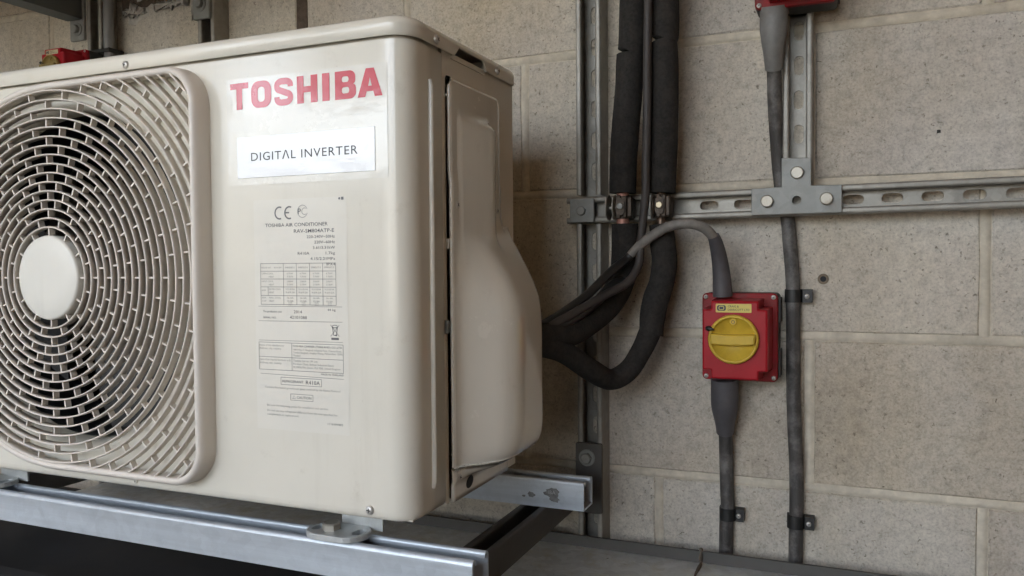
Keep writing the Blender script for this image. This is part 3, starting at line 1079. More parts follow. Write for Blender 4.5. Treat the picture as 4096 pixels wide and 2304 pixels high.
def inside(x, z, m=0.0):
    """within the frame's inner edge"""
    x -= XG; z -= ZG
    r = RI+m
    if x <= 0: return x*x+z*z <= r*r
    c = 0.0362+m
    if x > r or abs(z) > r: return False
    if x > r-c and abs(z) > r-c:
        return (x-(r-c))**2+(abs(z)-(r-c))**2 <= c*c
    return True
RH, DR = 0.0525, 0.01138
rp = [(-0.0010, 0.0135), (-0.0011, 0.0217), (-0.0006, 0.0232), (0.0006, 0.0232), (0.0011, 0.0217), (0.0010, 0.0135)]
def ring_part(r, a0, a1, closed):
    mb = MB()
    m = max(10, int((a1-a0)*26)) if not closed else 96
    k = m if closed else m+1
    vs_, fs = [], []
    for i in range(k):
        a = a0+(a1-a0)*i/m
        for dr, d in rp:
            vs_.append(XZ(F)(XG+(r+dr)*math.cos(a), ZG+(r+dr)*math.sin(a), d))
    q = len(rp)
    for i in range(m):
        j = (i+1) % k
        for s in range(q):
            t = (s+1) % q
            fs.append((i*q+s, i*q+t, j*q+t, j*q+s))
    mb.add(vs_, fs, True)
    mb.build('ring', MT['grille'], GR)
for i in range(1, 17):
    r = RH+DR*i
    if i == 16:
        continue_full = True
    ring_part(r, 0, 2*PI, True)
for i in range(17, 28):
    r = RH+DR*i
    for sgn in (1, -1):
        ok = [k for k in range(1, 180) if inside(XG+r*math.cos(R(k*0.5)), ZG+sgn*r*math.sin(R(k*0.5)), 0.002)]
        if len(ok) > 4:
            a0, a1 = R(ok[0]*0.5), R(ok[-1]*0.5)
            ring_part(r, sgn*a0 if sgn > 0 else -a1, a1 if sgn > 0 else -a0, False)
mb = MB()
for i in range(0, 27):
    r0, r1 = RH+DR*i, RH+DR*(i+1)
    ns = 12 if i < 3 else 24
    for k in range(ns):
        a = PI/2+2*PI*(k+(0.5 if i % 2 else 0))/ns
        c, s = math.cos(a), math.sin(a)
        rm = (r0+r1)/2
        if i >= 16 and not (c > 0 and inside(XG+rm*c, ZG+rm*s, -0.003)):
            continue
        if i >= 16: r1 = min(r1, r0+DR)
        w = 0.0010
        q = [(r0, -w), (r1, -w), (r1, w), (r0, w)]
        pts2 = [(XG+u*c-v*s, ZG+u*s+v*c) for u, v in q]
        prism(mb, pts2, [], 0.0125, 0.0205, XZ(F))
sp = mb.build('spoke', MT['grille'], GR)
sp['kind'] = 'stuff'
mb = MB()
lathe(mb, [(0.0535, 0.010), (0.0535, 0.0215), (0.0525, 0.0238), (0.0505, 0.0248), (0.03, 0.0256), (0.0, 0.0258)], at(XZ(F), XG, ZG), 56)
mb.build('hub_cap', MT['cap'], GR)

# top cover: rounded lid with a handle notch on the right side
mb = MB()
EXT = 0.0042
ZC0 = 1.7375
def cover_ring(ins, z):
    pts = []
    x0, x1, y0, y1 = XL-EXT+ins, XR+EXT-ins, F-EXT+ins, BK+EXT-ins
    rf, rb = max(0.004, 0.030-ins), max(0.003, 0.012-ins)
    for cx, cy, r, a in ((x0+rf, y0+rf, rf, 180), (x1-rf, y0+rf, rf, 270)):
        for i in range(11):
            t = R(a+90*i/10)
            pts.append((cx+r*math.cos(t), cy+r*math.sin(t), z))
    for y in (-0.4285, -0.4145, -0.3515, -0.3410):
        pts.append((x1, y, z))
    for cx, cy, r, a in ((x1-rb, y1-rb, rb, 0), (x0+rb, y1-rb, rb, 90)):
        for i in range(5):
            t = R(a+90*i/4)
            pts.append((cx+r*math.cos(t), cy+r*math.sin(t), z))
    return pts
lv = [(0.0012, ZC0-0.0005), (0.0, ZC0+0.0006), (0.0, ZC0+0.0118), (0.0, 1.7500), (0.0007, 1.7522), (0.0025, 1.7552), (0.0055, 1.7577), (0.0095, 1.7592), (0.016, 1.7600), (0.05, 1.7604)]
vs_, fs = [], []
n = len(cover_ring(0, 0))
for i, (ins, z) in enumerate(lv):
    rg = cover_ring(ins, z)
    if i == 2:      # slanted ends of the notch
        rg[22] = (rg[22][0], -0.4165, z); rg[23] = (rg[23][0], -0.4135, z); rg[24] = (rg[24][0], -0.3540, z); rg[25] = (rg[25][0], -0.3500, z)
    if i < 2:
        rg[23] = (rg[23][0], -0.4285+0.0002, z); rg[24] = (rg[24][0], -0.3412, z)
    vs_ += rg
for k in range(len(lv)-1):
    for i in range(n):
        if k < 2 and i in (22, 23, 24):
            continue
        j = (i+1) % n
        fs.append((k*n+i, k*n+j, (k+1)*n+j, (k+1)*n+i))
fs.append(tuple((len(lv)-1)*n+i for i in range(n)))
mb.add(vs_, fs, True)
cov = mb.build('top_cover', MT['paint'], ac, fix=False)
mb = MB()
xn = XR+EXT
# rolled edges of the handle notch and the pocket behind it
tube(mb, [(xn-0.0015, -0.3412, ZC0+0.0006), (xn-0.0008, -0.3440, ZC0+0.004), (xn-0.0008, -0.3490, ZC0+0.0095), (xn-0.0015, -0.3540, ZC0+0.0121), (xn-0.002, -0.4140, ZC0+0.0121)], 0.0014, 8)
mb.build('handle_lip', MT['paint'], cov)
mb = MB()
prism(mb, [(-0.4285, ZC0-0.002), (-0.336, ZC0-0.002), (-0.342, ZC0+0.0135), (-0.42, ZC0+0.0135)], [], 0, 0.0005, lambda u, v, d: (xn-0.028+d, u, v))
cbox(mb, xn-0.028, xn-0.001, -0.4300, -0.4292, ZC0, ZC0+0.013)
cbox(mb, xn-0.028, xn-0.001, -0.3385, -0.3378, ZC0, ZC0+0.013)
cbox(mb, xn-0.028, xn-0.004, -0.43, -0.338, ZC0-0.004, ZC0-0.003)
mb.build('handle_recess', MT['paint'], cov)
# shadow gap strip under the lid (the panels' upper edge)
def side_map(x):      # plate facing +X: u = Y, v = Z
    return lambda u, v, d: (x+d, u, v)
screw('screw', at(side_map(xn), -0.4744, 1.7440), 0.0052, MT['steel'], cov)
screw('screw', at(side_map(xn), -0.3099, 1.7445), 0.0052, MT['steel'], cov)
screw('screw', at(XZ(F-EXT), -0.5321, 1.7430), 0.0048, MT['steel'], cov)
screw('screw', at(XZ(F), -0.1955, 1.2335), 0.0052, MT['steel'], front)
screw('screw', at(XZ(F), -0.5361, 1.2315), 0.0030, MT['paint'], front)

# service cover with the bulging pipe hood
HP = [(-0.4445, 0.0), (-0.444, 0.0035), (-0.434, 0.0037), (-0.430, 0.0058), (-0.426, 0.0104), (-0.420, 0.0176), (-0.412, 0.0268), (-0.404, 0.0356), (-0.396, 0.0434), (-0.388, 0.0495), (-0.380, 0.0536), (-0.372, 0.0560), (-0.364, 0.0570), (-0.350, 0.0574), (-0.31, 0.0574), (-0.297, 0.0570), (-0.292, 0.0555), (-0.289, 0.0520), (-0.2878, 0.0470)]
GP = [(1.2440, 0.0), (1.2465, 0.10), (1.2490, 0.28), (1.253, 0.50), (1.259, 0.71), (1.267, 0.87), (1.276, 0.955), (1.287, 0.99), (1.30, 1.0), (1.38, 1.0), (1.41, 1.0), (1.425, 0.993), (1.44, 0.97), (1.455, 0.92), (1.47, 0.82), (1.489, 0.65), (1.507, 0.46), (1.525, 0.26), (1.538, 0.12), (1.55, 0.04), (1.566, 0.0)]
def interp(tab, x):
    if x <= tab[0][0]: return tab[0][1]
    for (a, b), (c, d) in zip(tab, tab[1:]):
        if x <= c: return b+(d-b)*(x-a)/(c-a)
    return tab[-1][1]
def sstep(a, b, x):
    t = min(1, max(0, (x-a)/(b-a)))
    return t*t*(3-2*t)
def smax(a, b, k=0.006):
    h = max(k-abs(a-b), 0.0)/k
    return max(a, b)+h*h*k*0.25
def hood_h(y, z):
    base = 0.0035 if y > -0.4445 else 0.0
    if z <= 1.244: return base
    e2 = 1-sstep(1.6600, 1.6765, z)
    emb = (0.0035*sstep(-0.4265, -0.4195, y)+0.0105*min(1, max(0, (y+0.4195)/0.060)))*(1-sstep(-0.3500, -0.3350, y))*e2*sstep(1.27, 1.42, z)
    hp = max(0.0, interp(HP, y)-0.0035)*interp(GP, z)
    return base+(smax(emb, hp) if z < 1.60 else emb)
ys = [-0.4445, -0.4440, -0.439, -0.434, -0.4295, -0.4265, -0.4225, -0.4185, -0.414, -0.410, -0.402, -0.395, -0.386, -0.378, -0.369, -0.360, -0.352, -0.345, -0.340, -0.335, -0.332, -0.329, -0.325, -0.318, -0.312, -0.3055]
ys = sorted(set(ys+[-0.4065, -0.3980, -0.3900, -0.3820, -0.4300, -0.4280, -0.4200, -0.4170, -0.4300, -0.3560, -0.3480, -0.3440]))
ys2 = ys+[-0.300, -0.297, -0.294, -0.292, -0.290, -0.289, -0.2878]
zs = [1.2235, 1.23, 1.238, 1.244, 1.2465, 1.249, 1.251, 1.253, 1.256, 1.2625, 1.26, 1.266, 1.272, 1.28, 1.29, 1.30, 1.32, 1.34, 1.36, 1.38, 1.395, 1.405, 1.415, 1.425, 1.435, 1.445, 1.455, 1.465, 1.475, 1.485, 1.495, 1.505, 1.515, 1.525, 1.535, 1.545, 1.555, 1.57, 1.59, 1.61, 1.63, 1.645, 1.655, 1.661, 1.6650, 1.669, 1.674, 1.68, 1.69, 1.7000, 1.7055, 1.7085]
def zedge(y, z):
    """top corners of the cover are rounded"""
    if z < 1.69: return z
    rr = 0.009
    for yc, s in ((-0.4445+rr, -1), (-0.3055-rr, 1)):
        if s*(y-yc) > 0:
            lim = 1.7085-rr+math.sqrt(max(0, rr*rr-(y-yc)**2))
            return min(z, lim)
    return z
mb = MB()
x_s = XR-0.001
def patch(ylist, zlist):
    vs_, fs = [], []
    for z in zlist:
        for y in ylist:
            vs_.append((x_s+0.0022+hood_h(y, z), y, zedge(y, z)))
    n = len(ylist)
    for k in range(len(zlist)-1):
        for i in range(n-1):
            fs.append((k*n+i, k*n+i+1, (k+1)*n+i+1, (k+1)*n+i))
    mb.add(vs_, fs, True)
zlow = [z for z in zs if z <= 1.545]
zhi = [z for z in zs if z >= 1.545]
patch(ys2, zlow)
patch(ys, zhi)
sv = mb.build('service_cover', MT['hood'], ac, fix=False)
bm_ = bmesh.new()
bm_.from_mesh(sv.data)
bmesh.ops.remove_doubles(bm_, verts=bm_.verts, dist=1e-6)
bm_.to_mesh(sv.data)
bm_.free()
so = sv.modifiers.new('thick', 'SOLIDIFY')
so.thickness = 0.0016
so.offset = -1
for y, z, r in ((-0.4305, 1.5660, 0.0046), (-0.3180, 1.5652, 0.0046), (-0.4320, 1.2500, 0.0046)):
    screw('screw', at(side_map(x_s+0.0057), y, z), r, MT['steel'], sv)
mb = MB()
prism(mb, [(-0.4030+0.0095*math.cos(2*PI*k/16)+0.002*math.sin(2*PI*k/16), 1.2372+0.0072*math.sin(2*PI*k/16)) for k in range(16)], [], 0, 0.0002, side_map(x_s+0.0059))
mb.build('knockout_hole', MT['dark'], sv)
mb = MB()
cbox(mb, XR-0.0005, XR+0.003, -0.4535, -0.4465, 1.419, 1.434, 0.0006)
mb.build('latch_tab', MT['bracket'], ac)
mb = MB()
cbox(mb, XR-0.0005, XR+0.0028, -0.4465, -0.4442, 1.515, 1.527, 0.0005)
mb.build('latch_tab', MT['paint'], ac)

# foot brackets on the front channel
def foot(xc, vis):
    mb = MB()
    zf = ZT+0.0008
    ol = slot(xc, -0.4905, 0.079, 0.050, 10)
    ins_ = inset(ol, 0.0012)
    soft_plate(mb, ol, 0, 0.0062, lambda u, v, d: (u, v, zf+d), 0.0010, [slot(xc+0.028, -0.4905, 0.012, 0.022, 5), slot(xc-0.027, -0.4905, 0.012, 0.022, 5)])
    cbox(mb, xc+0.012-0.022, xc+0.012+0.034, -0.4690, -0.4660, zf+0.002, ZB+0.001)
    ft = mb.build('foot', MT['footzinc'], ac)
    hexbolt('bolt', lambda u, v, d: (xc-0.0085+u, -0.4930+v, zf+0.0062+d), 0.0185, 0.0082, MT['zinc'], ft, 0.35)
foot(-0.2650, True)
foot(-0.8650, False)

# stickers -----------------------------------------------------------
E1, E2, E3 = XZ(F-0.0003), XZ(F-0.0006), XZ(F-0.0009)
mb = MB()
prism(mb, rect(-0.3805, -0.1668, 1.5895, 1.7105, 0.002), [], 0, 0, E1)
st = mb.build('brand_sticker', MT['film'], ac)
def outline_mesh(mb, outer, holes, mp):
    prism(mb, outer, holes, 0, 0, mp)
mb = MB()
Zb, H = 1.6757, 0.0300
def L(x, z): return (x, Zb+z*H)
def letter(xa, xb, outer, holes=()):
    w = xb-xa
    outline_mesh(mb, [L(xa+u*w, v) for u, v in outer], [[L(xa+u*w, v) for u, v in h] for h in holes], E2)
letter(-0.3752, -0.3492, [(0.34, 0), (0.66, 0), (0.66, 0.78), (1, 0.78), (1, 1), (0, 1), (0, 0.78), (0.34, 0.78)])
def rr(x0, x1, z0, z1, r, asp):
    return [((p[0]), p[1]) for p in [(x0+(q[0]), z0+q[1]) for q in [(a, b) for a, b in rect(0, x1-x0, 0, z1-z0, 0)]]] if r == 0 else \
           [(cx+r*asp*math.cos(R(a+90*i/6)), cz+r*math.sin(R(a+90*i/6))) for cx, cz, a in ((x1-r*asp, z0+r, -90), (x1-r*asp, z1-r, 0), (x0+r*asp, z1-r, 90), (x0+r*asp, z0+r, 180)) for i in range(7)]
letter(-0.3452, -0.3170, rr(0, 1, 0, 1, 0.34, 1.06), [rr(0.33, 0.67, 0.22, 0.78, 0.14, 1.06)])
# S: band along an S-shaped centre line
def s_outline():
    c = []
    for i in range(9): c.append((0.98-0.12*0, 0) if False else None)
    pts = [(0.86, 0.70)]
    pts = []
    cy1, cy2, rx, ry = 0.735, 0.265, 0.36, 0.155
    pts.append((0.86, 0.70))
    for i in range(0, 10): 
        a = R(20+ (250-20)*i/9); pts.append((0.5+rx*math.cos(a), cy1+ry*math.sin(a)))
    for i in range(0, 10):
        a = R(70-(70+160)*i/9); pts.append((0.5+rx*math.cos(a), cy2+ry*math.sin(a)))
    return pts
def offset_band(pts, wx, wz):
    P = [Vector(p) for p in pts]
    Lp, Rp = [], []
    for i, p in enumerate(P):
        t = (P[min(i+1, len(P)-1)]-P[max(i-1, 0)]).normalized()
        Lp.append((p.x-t.y*wx/2, p.y+t.x*wz/2)); Rp.append((p.x+t.y*wx/2, p.y-t.x*wz/2))
    return Lp+Rp[::-1]
cl = []
cl += [(0.85, 0.675), (0.85, 0.74)]
for i in range(8): a = R(0+90*i/7); cl.append((0.60+0.25*math.cos(a), 0.74+0.15*math.sin(a)))
for i in range(8): a = R(90+90*i/7); cl.append((0.40+0.25*math.cos(a), 0.74+0.15*math.sin(a)))
for i in range(8): a = R(180+70*i/7); cl.append((0.40+0.25*math.cos(a), 0.70+0.15*math.sin(a)))
for i in range(8): a = R(70-70*i/7); cl.append((0.60+0.25*math.cos(a), 0.30+0.15*math.sin(a)))
for i in range(8): a = R(0-90*i/7); cl.append((0.60+0.25*math.cos(a), 0.26+0.15*math.sin(a)))
for i in range(8): a = R(-90-90*i/7); cl.append((0.40+0.25*math.cos(a), 0.26+0.15*math.sin(a)))
cl.append((0.15, 0.325))
clean = [cl[0]]
for p in cl[1:]:
    if (Vector(p)-Vector(clean[-1])).length > 0.01: clean.append(p)
ww, hh = 0.0264, H
band = [(-0.3132+u*ww, Zb+v*hh) for u, v in clean]
stroke(mb, band, E2, 0.0072)
letter(-0.2818, -0.2546, [(0, 0), (0.33, 0), (0.33, 0.39), (0.67, 0.39), (0.67, 0), (1, 0), (1, 1), (0.67, 1), (0.67, 0.61), (0.33, 0.61), (0.33, 1), (0, 1)])
letter(-0.2484, -0.2388, [(0, 0), (1, 0), (1, 1), (0, 1)])
bo = [(0, 0)]+[(0.72+0.28*math.cos(R(-90+90*i/6)), 0.22+0.22*math.sin(R(-90+90*i/6))) for i in range(7)]
bo += [(1.0, 0.36), (0.97, 0.46), (0.88, 0.52), (0.95, 0.57), (0.97, 0.65)]
bo += [(0.69+0.28*math.cos(R(90*i/6)), 0.78+0.22*math.sin(R(90*i/6))) for i in range(7)]+[(0, 1)]
letter(-0.2318, -0.2050, bo, [rr(0.33, 0.67, 0.20, 0.42, 0.09, 1.0), rr(0.33, 0.65, 0.60, 0.80, 0.09, 1.0)])
letter(-0.2032, -0.1722, [(0, 0), (0.31, 0), (0.37, 0.19), (0.63, 0.19), (0.69, 0), (1, 0), (0.66, 1), (0.34, 1)], [[(0.43, 0.38), (0.57, 0.38), (0.5, 0.68)]])
mb.build('lettering', MT['red_ink'], st)
mb = MB()
soft_plate(mb, rect(-0.3665, -0.1822, 1.5975, 1.6442), 0.0003, 0.0012, XZ(F), 0.0003)
inv = mb.build('name_plate', MT['white'], ac)
mb = MB()
text_mesh(mb, 'DIGIT\u039bL INVERTER', -0.3462, 1.6165, 0.0096, XZ(F-0.0014), width=0.1425, spacing=1.12, res=3)
mb.build('lettering', MT['ink'], inv)

mb = MB()
prism(mb, rect(-0.3450, -0.2195, 1.3120, 1.5720, 0.002), [], 0, 0, E1)
rp_ = mb.build('rating_plate', MT['plate'], ac)
dk_, md, pl = MB(), MB(), MB()
# corner marks
prism(dk_, circ(-0.2285, 1.5700, 0.0013, 14), [], 0, 0, E2)
prism(dk_, rect(-0.2262, -0.2230, 1.5684, 1.5716), [], 0, 0, E2)
# CE mark
for cx, bar in ((-0.3085, False), (-0.2950, True)):
    stroke(dk_, [(cx+0.0062*math.cos(R(a)), 1.5566+0.0066*math.sin(R(a))) for a in range(65, 296, 15)], E2, 0.0017)
    if bar: bars(dk_, [(cx-0.0050, 1.5566, cx-0.0002, 1.5566)], XZ(F-0.00065), 0.0016)
# round conformity mark
stroke(pl, [(-0.2772+0.0066*math.cos(R(a)), 1.5576+0.0068*math.sin(R(a))) for a in range(20, 345, 12)], E2, 0.0007)
stroke(pl, [(-0.2745+0.0036*math.cos(R(a)), 1.5576+0.0036*math.sin(R(a))) for a in range(60, 310, 15)], E2, 0.0007)
text_mesh(md, 'P', -0.2832, 1.5545, 0.0066, XZ(F-0.0007))
text_mesh(dk_, 'TOSHIBA AIR CONDITIONER', -0.3288, 1.5412, 0.0040, E2, width=0.0848, bold=0.004)
text_mesh(dk_, 'RAV-SM804ATP-E', 0, 1.5340, 0.0041, E2, width=0.0535, align='R', x1=-0.2358, bold=0.005)
for k, (s_, w_) in enumerate((('220-240V~50Hz', 0.037), ('220V~60Hz', 0.027), ('3.61/3.31kW', 0.029), ('1.7kg', 0.0122), ('4.15/2.21MPa', 0.0325), ('IPX4', 0.0112))):
    text_mesh(md, s_, 0, 1.5278-0.00605*k, 0.0032, E2, width=w_, align='R', x1=-0.2350)
text_mesh(md, 'R410A', -0.2845, 1.5278-0.00605*3, 0.0032, E2, width=0.0155)
# table
tx0, tx1, tz0, tz1 = -0.3364, -0.2344, 1.4540, 1.5002
cols = [tx0, -0.3046, -0.2868, -0.2690, -0.2516, tx1]
rows = [tz1, 1.4915, 1.4827, 1.4738, 1.4640, tz0]
g = [(tx0, z, tx1, z) for z in rows]+[(x, tz0, x, tz1) for x in cols]
for i, s_ in enumerate(g):
    bars(md, [s_], XZ(F-0.0006-0.00003*(i % 2)-0.00001*i), 0.00042)
bars(md, [(-0.3262, 1.4640, -0.3262, 1.4738)], XZ(F-0.00075), 0.0004)
heads = ['RAV-SM', '', 'SM802KRT-E', 'SM802UT-E', 'SM802CT-E', 'SM803AT-E']
text_mesh(pl, 'INDOOR UNIT', -0.3352, 1.4947, 0.0018, E2, width=0.0135)
text_mesh(pl, 'RAV-SM', -0.3175, 1.4947, 0.0018, E2, width=0.010)
labs = [('CAPA.COOL', 'HEAT'), ('INPUT COOL', 'HEAT'), ('RATED COOL', 'HEAT'), ('MAX. COOL', 'HEAT')]
vals = [('6.7kW', '7.7kW'), ('2.06kW', '2.13kW'), ('9.31/8.9A', '9.6/9.2A'), ('16.4A', '15.9A'), ('3.25', '3.61')]
rz = [1.4888, 1.4800, 1.4712, 1.4615, 1.4565]
for i, (a, b) in enumerate(labs):
    text_mesh(pl, a, -0.3352 if i < 2 else -0.3250, rz[i]-0.0008, 0.0019, E2, width=0.0165)
    text_mesh(pl, b, -0.3250, rz[i]-0.0045, 0.0019, E2, width=0.007)
text_mesh(pl, 'AMP', -0.3355, 1.4690, 0.0018, E2, width=0.006)
text_mesh(pl, 'EER', -0.3350, 1.4608, 0.0018, E2, width=0.006); text_mesh(pl, 'COP', -0.3350, 1.4570, 0.0018, E2, width=0.006)
for c in range(4):
    xm = (cols[c+1]+cols[c+2])/2
    text_mesh(pl, heads[c+2], xm-0.0065, 1.4947, 0.0018, E2, width=0.013)
    for i, (a, b) in enumerate(vals):
        w_ = 0.0125 if i == 2 else 0.0085
        if i == 4: w_ = 0.005
        text_mesh(pl, a, xm-w_/2, rz[i]-0.0008, 0.0019, E2, width=w_)
        text_mesh(pl, b, xm-w_/2, rz[i]-0.0043 if i < 4 else rz[i]-0.0033, 0.0019, E2, width=w_)
for z in (1.4518, 1.4352, 1.4132):
    bars(md, [(-0.3405, z, -0.2268, z+0.0006)], E2, 0.00035)
text_mesh(md, 'The production year', -0.3340, 1.4450, 0.0021, E2, width=0.0265)
text_mesh(md, 'SERIAL NO.', -0.3340, 1.4382, 0.0021, E2, width=0.0185)
text_mesh(md, '2014', -0.2912, 1.4445, 0.0034, E2, width=0.011)
text_mesh(md, '42101088', -0.2968, 1.4383, 0.0034, E2, width=0.0232)
text_mesh(md, '44 kg', -0.2460, 1.4478, 0.0026, E2, width=0.0105)
# crossed-out bin
bars(md, [(-0.2423, 1.4325, -0.2310, 1.4200)], XZ(F-0.0006), 0.0005)
bars(md, [(-0.2310, 1.4325, -0.2423, 1.4200)], XZ(F-0.00065), 0.0005)
bars(md, [(-0.2405, 1.4295, -0.2330, 1.4295), (-0.2398, 1.4300, -0.2385, 1.4215), (-0.2335, 1.4300, -0.2347, 1.4215), (-0.2385, 1.4213, -0.2347, 1.4213)], XZ(F-0.0007), 0.0008)
stroke(md, [(-0.2367+0.0034*math.cos(R(a)), 1.4310+0.0014*math.sin(R(a))) for a in range(0, 361, 30)], XZ(F-0.00075), 0.0006)
prism(dk_, circ(-0.2350, 1.4213, 0.0011, 12), [], 0, 0, XZ(F-0.0008))
prism(dk_, rect(-0.2415, -0.2318, 1.4162, 1.4186), [], 0, 0, E2)
# address table
ax0, ax1, az0, az1, am = -0.3405, -0.2264, 1.3800, 1.4110, -0.2948
for i, s_ in enumerate([(ax0, az0, ax1, az0), (ax0, az1, ax1, az1), (ax0, 1.3945, ax1, 1.3945), (ax0, az0, ax0, az1), (am, az0, am, az1), (ax1, az0, ax1, az1)]):
    bars(md, [s_], XZ(F-0.0006-0.00002*i), 0.0004)
for x, z, w_, s_, t_ in ((-0.3398, 1.4068, 0.0345, 'Name of the manufacturer', pl), (-0.3398, 1.4032, 0.0300, 'Address, city, country', pl),
        (-0.3396, 1.3905, 0.0435, 'Name of the importer/distributor in EU', pl), (-0.3396, 1.3868, 0.0300, 'Address, city, country', pl),
        (-0.2938, 1.4068, 0.0665, 'TOSHIBA CARRIER (THAILAND) CO.,LTD.', md), (-0.2930, 1.4028, 0.0645, '144/9 Moo 5, Bangkadi Industrial Park, Tivanon Road,', pl),
        (-0.2930, 1.3996, 0.0660, 'Tambol Bangkadi, Amphur Muang, Pathumthani 12000,', pl), (-0.2930, 1.3962, 0.0095, 'Thailand', pl),
        (-0.2930, 1.3905, 0.0330, 'Toshiba Carrier UK Ltd.', pl), (-0.2930, 1.3868, 0.0540, 'Porsham Close, Belliver Industrial Estate', pl),
        (-0.2930, 1.3832, 0.0625, 'PLYMOUTH, Devon, PL6 7DB, United Kingdom', pl)):
    text_mesh(t_, s_, x, z, 0.0021, E2, width=w_)
text_mesh(md, 'MADE IN THAILAND', 0, 1.3768, 0.0020, E2, width=0.0295, align='R', x1=-0.2262)
bars(md, [(-0.3390, 1.3752, -0.2262, 1.3735)], E2, 0.00035)
for x0, x1, z0, z1 in ((-0.3105, -0.2556, 1.3638, 1.3720), (-0.2975, -0.2672, 1.3468, 1.3538)):
    for i, s_ in enumerate([(x0, z0, x1, z0), (x0, z1, x1, z1), (x0, z0, x0, z1), (x1, z0, x1, z1)]):
        bars(md, [s_], XZ(F-0.0006-0.00002*i), 0.0004)
text_mesh(md, 'REFRIGERANT', -0.3086, 1.3664, 0.0028, E2, width=0.0285)
text_mesh(dk_, 'R410A', -0.2764, 1.3655, 0.0044, E2, width=0.0188)
text_mesh(pl, 'Contains fluorinated greenhouse gases covered by the Kyoto Protocol', -0.3330, 1.3590, 0.0021, E2, width=0.1020)
text_mesh(md, 'CAUTION', -0.2890, 1.3488, 0.0030, E2, width=0.0195)
stroke(md, [(-0.2948, 1.3486), (-0.2908, 1.3486), (-0.2928, 1.3522), (-0.2948, 1.3486)], E2, 0.0004)
text_mesh(pl, 'Be sure the following points for installation and service.', -0.3305, 1.3385, 0.0022, E2, width=0.0835)
text_mesh(pl, 'Do not use any refrigerant different from the one specified for', -0.3305, 1.3325, 0.0022, E2, width=0.0955)
text_mesh(pl, 'complement or replacement.', -0.3305, 1.3282, 0.0022, E2, width=0.0440)
text_mesh(dk_, '1116101002', 0, 1.3222, 0.0023, E2, width=0.0200, align='R', x1=-0.2280)
for m_, nm_, mt_ in ((dk_, 'bold_print', 'ink_soft'), (md, 'print', 'ink_soft'), (pl, 'fine_print', 'ink_pale')):
    o = m_.build(nm_, MT[mt_], rp_)
    o['kind'] = 'stuff'

# ------------------------------------------------------------------ refrigerant pipes in foam
def lin(p, q, n): return [Vector(p).lerp(Vector(q), i/n) for i in range(n+1)]
def sleeve_r(r, pin0=0.0, pin1=0.0, lump=0.02, seed=0):
    rnd = random.Random(seed)
    ph = [rnd.uniform(0, 6) for _ in range(3)]
    def f(t):
        k = 1+lump*(math.sin(5*t+ph[0])*0.5+math.sin(13*t+ph[1])*0.4+math.sin(29*t+ph[2])*0.25)
        if pin0: k *= 1-pin0*max(0, 1-t/0.05)**2
        if pin1: k *= 1-pin1*max(0, 1-(1-t)/0.05)**2
        return r*k
    return f
p1 = thing('insulated_pipe', 'left of the two foam-covered pipes, bare pink copper showing below its clamp', 'pipe', (-0.03, -0.07, 1.58), 'foam insulated refrigerant pipes')
YP = -0.0705
mb = MB(); tube(mb, catmull([(-0.0195, YP, 2.6), (-0.020, YP, 2.0), (-0.0215, YP, 1.88), (-0.0235, YP, 1.820), (-0.0262, YP, 1.8105)], 10), sleeve_r(0.0205, 0, 0.22, 0.02, 1), 22)
mb.build('foam_sleeve', MT['foam'], p1)
mb = MB(); tube(mb, catmull([(-0.0255, YP, 1.8100), (-0.0260, YP, 1.800), (-0.0285, YP, 1.755), (-0.0335, YP, 1.70), (-0.0370, YP, 1.65), (-0.0385, YP, 1.6020)], 8), sleeve_r(0.0208, 0.20, 0.02, 0.02, 2), 22)
mb.build('foam_sleeve', MT['foam'], p1)
mb = MB(); tube(mb, [(-0.0380, YP, 1.615), (-0.0385, YP, 1.54)], 0.0095, 16)
mb.build('copper_pipe', MT['copper'], p1)
mb = MB(); tube(mb, catmull([(-0.0352, YP, 1.5555), (-0.0352, YP, 1.5499), (-0.0352, YP, 1.5109), (-0.0379, -0.075, 1.4746), (-0.0494, -0.09, 1.443), (-0.062, -0.12, 1.421), (-0.0743, -0.16, 1.4064), (-0.0852, -0.2, 1.3987), (-0.0982, -0.24, 1.3984), (-0.1060, -0.275, 1.4003), (-0.112, -0.31, 1.4003)], 6), sleeve_r(0.0200, 0, 0, 0.05, 3), 22)
mb.build('foam_sleeve', MT['foam'], p1)
p2 = thing('insulated_pipe', 'right of the two foam-covered pipes, looping down in a U below the clamp', 'pipe', (0.025, -0.07, 1.58), 'foam insulated refrigerant pipes')
mb = MB(); tube(mb, catmull([(0.0275, YP, 2.6), (0.0275, YP, 2.0), (0.0270, YP, 1.88), (0.0270, YP, 1.835), (0.0240, YP, 1.8240)], 10), sleeve_r(0.0205, 0, 0.28, 0.02, 4), 22)
mb.build('foam_sleeve', MT['foam'], p2)
mb = MB(); tube(mb, catmull([(0.0235, YP, 1.8235), (0.0245, YP, 1.815), (0.0260, YP, 1.77), (0.0250, YP, 1.70), (0.0230, YP, 1.65), (0.0210, YP, 1.6000)], 8), sleeve_r(0.0206, 0.25, 0.02, 0.02, 5), 22)
mb.build('foam_sleeve', MT['foam'], p2)
mb = MB(); tube(mb, [(0.0200, YP, 1.61), (0.0200, YP, 1.545)], 0.0065, 16)
mb.build('copper_pipe', plain('tarnished_copper', (0.16, 0.11, 0.08), 0.4, 0.6, var=0.3), p2)
mb = MB(); tube(mb, catmull([(0.0205, YP, 1.5535), (0.0228, YP, 1.5255), (0.0250, YP, 1.4964), (0.0205, YP, 1.467), (0.0124, -0.075, 1.4396), (0.0085, -0.078, 1.415), (0.0070, -0.080, 1.3885)], 6), sleeve_r(0.0188, 0, 0, 0.05, 6), 20)
mb.build('foam_sleeve', MT['foam'], p2)
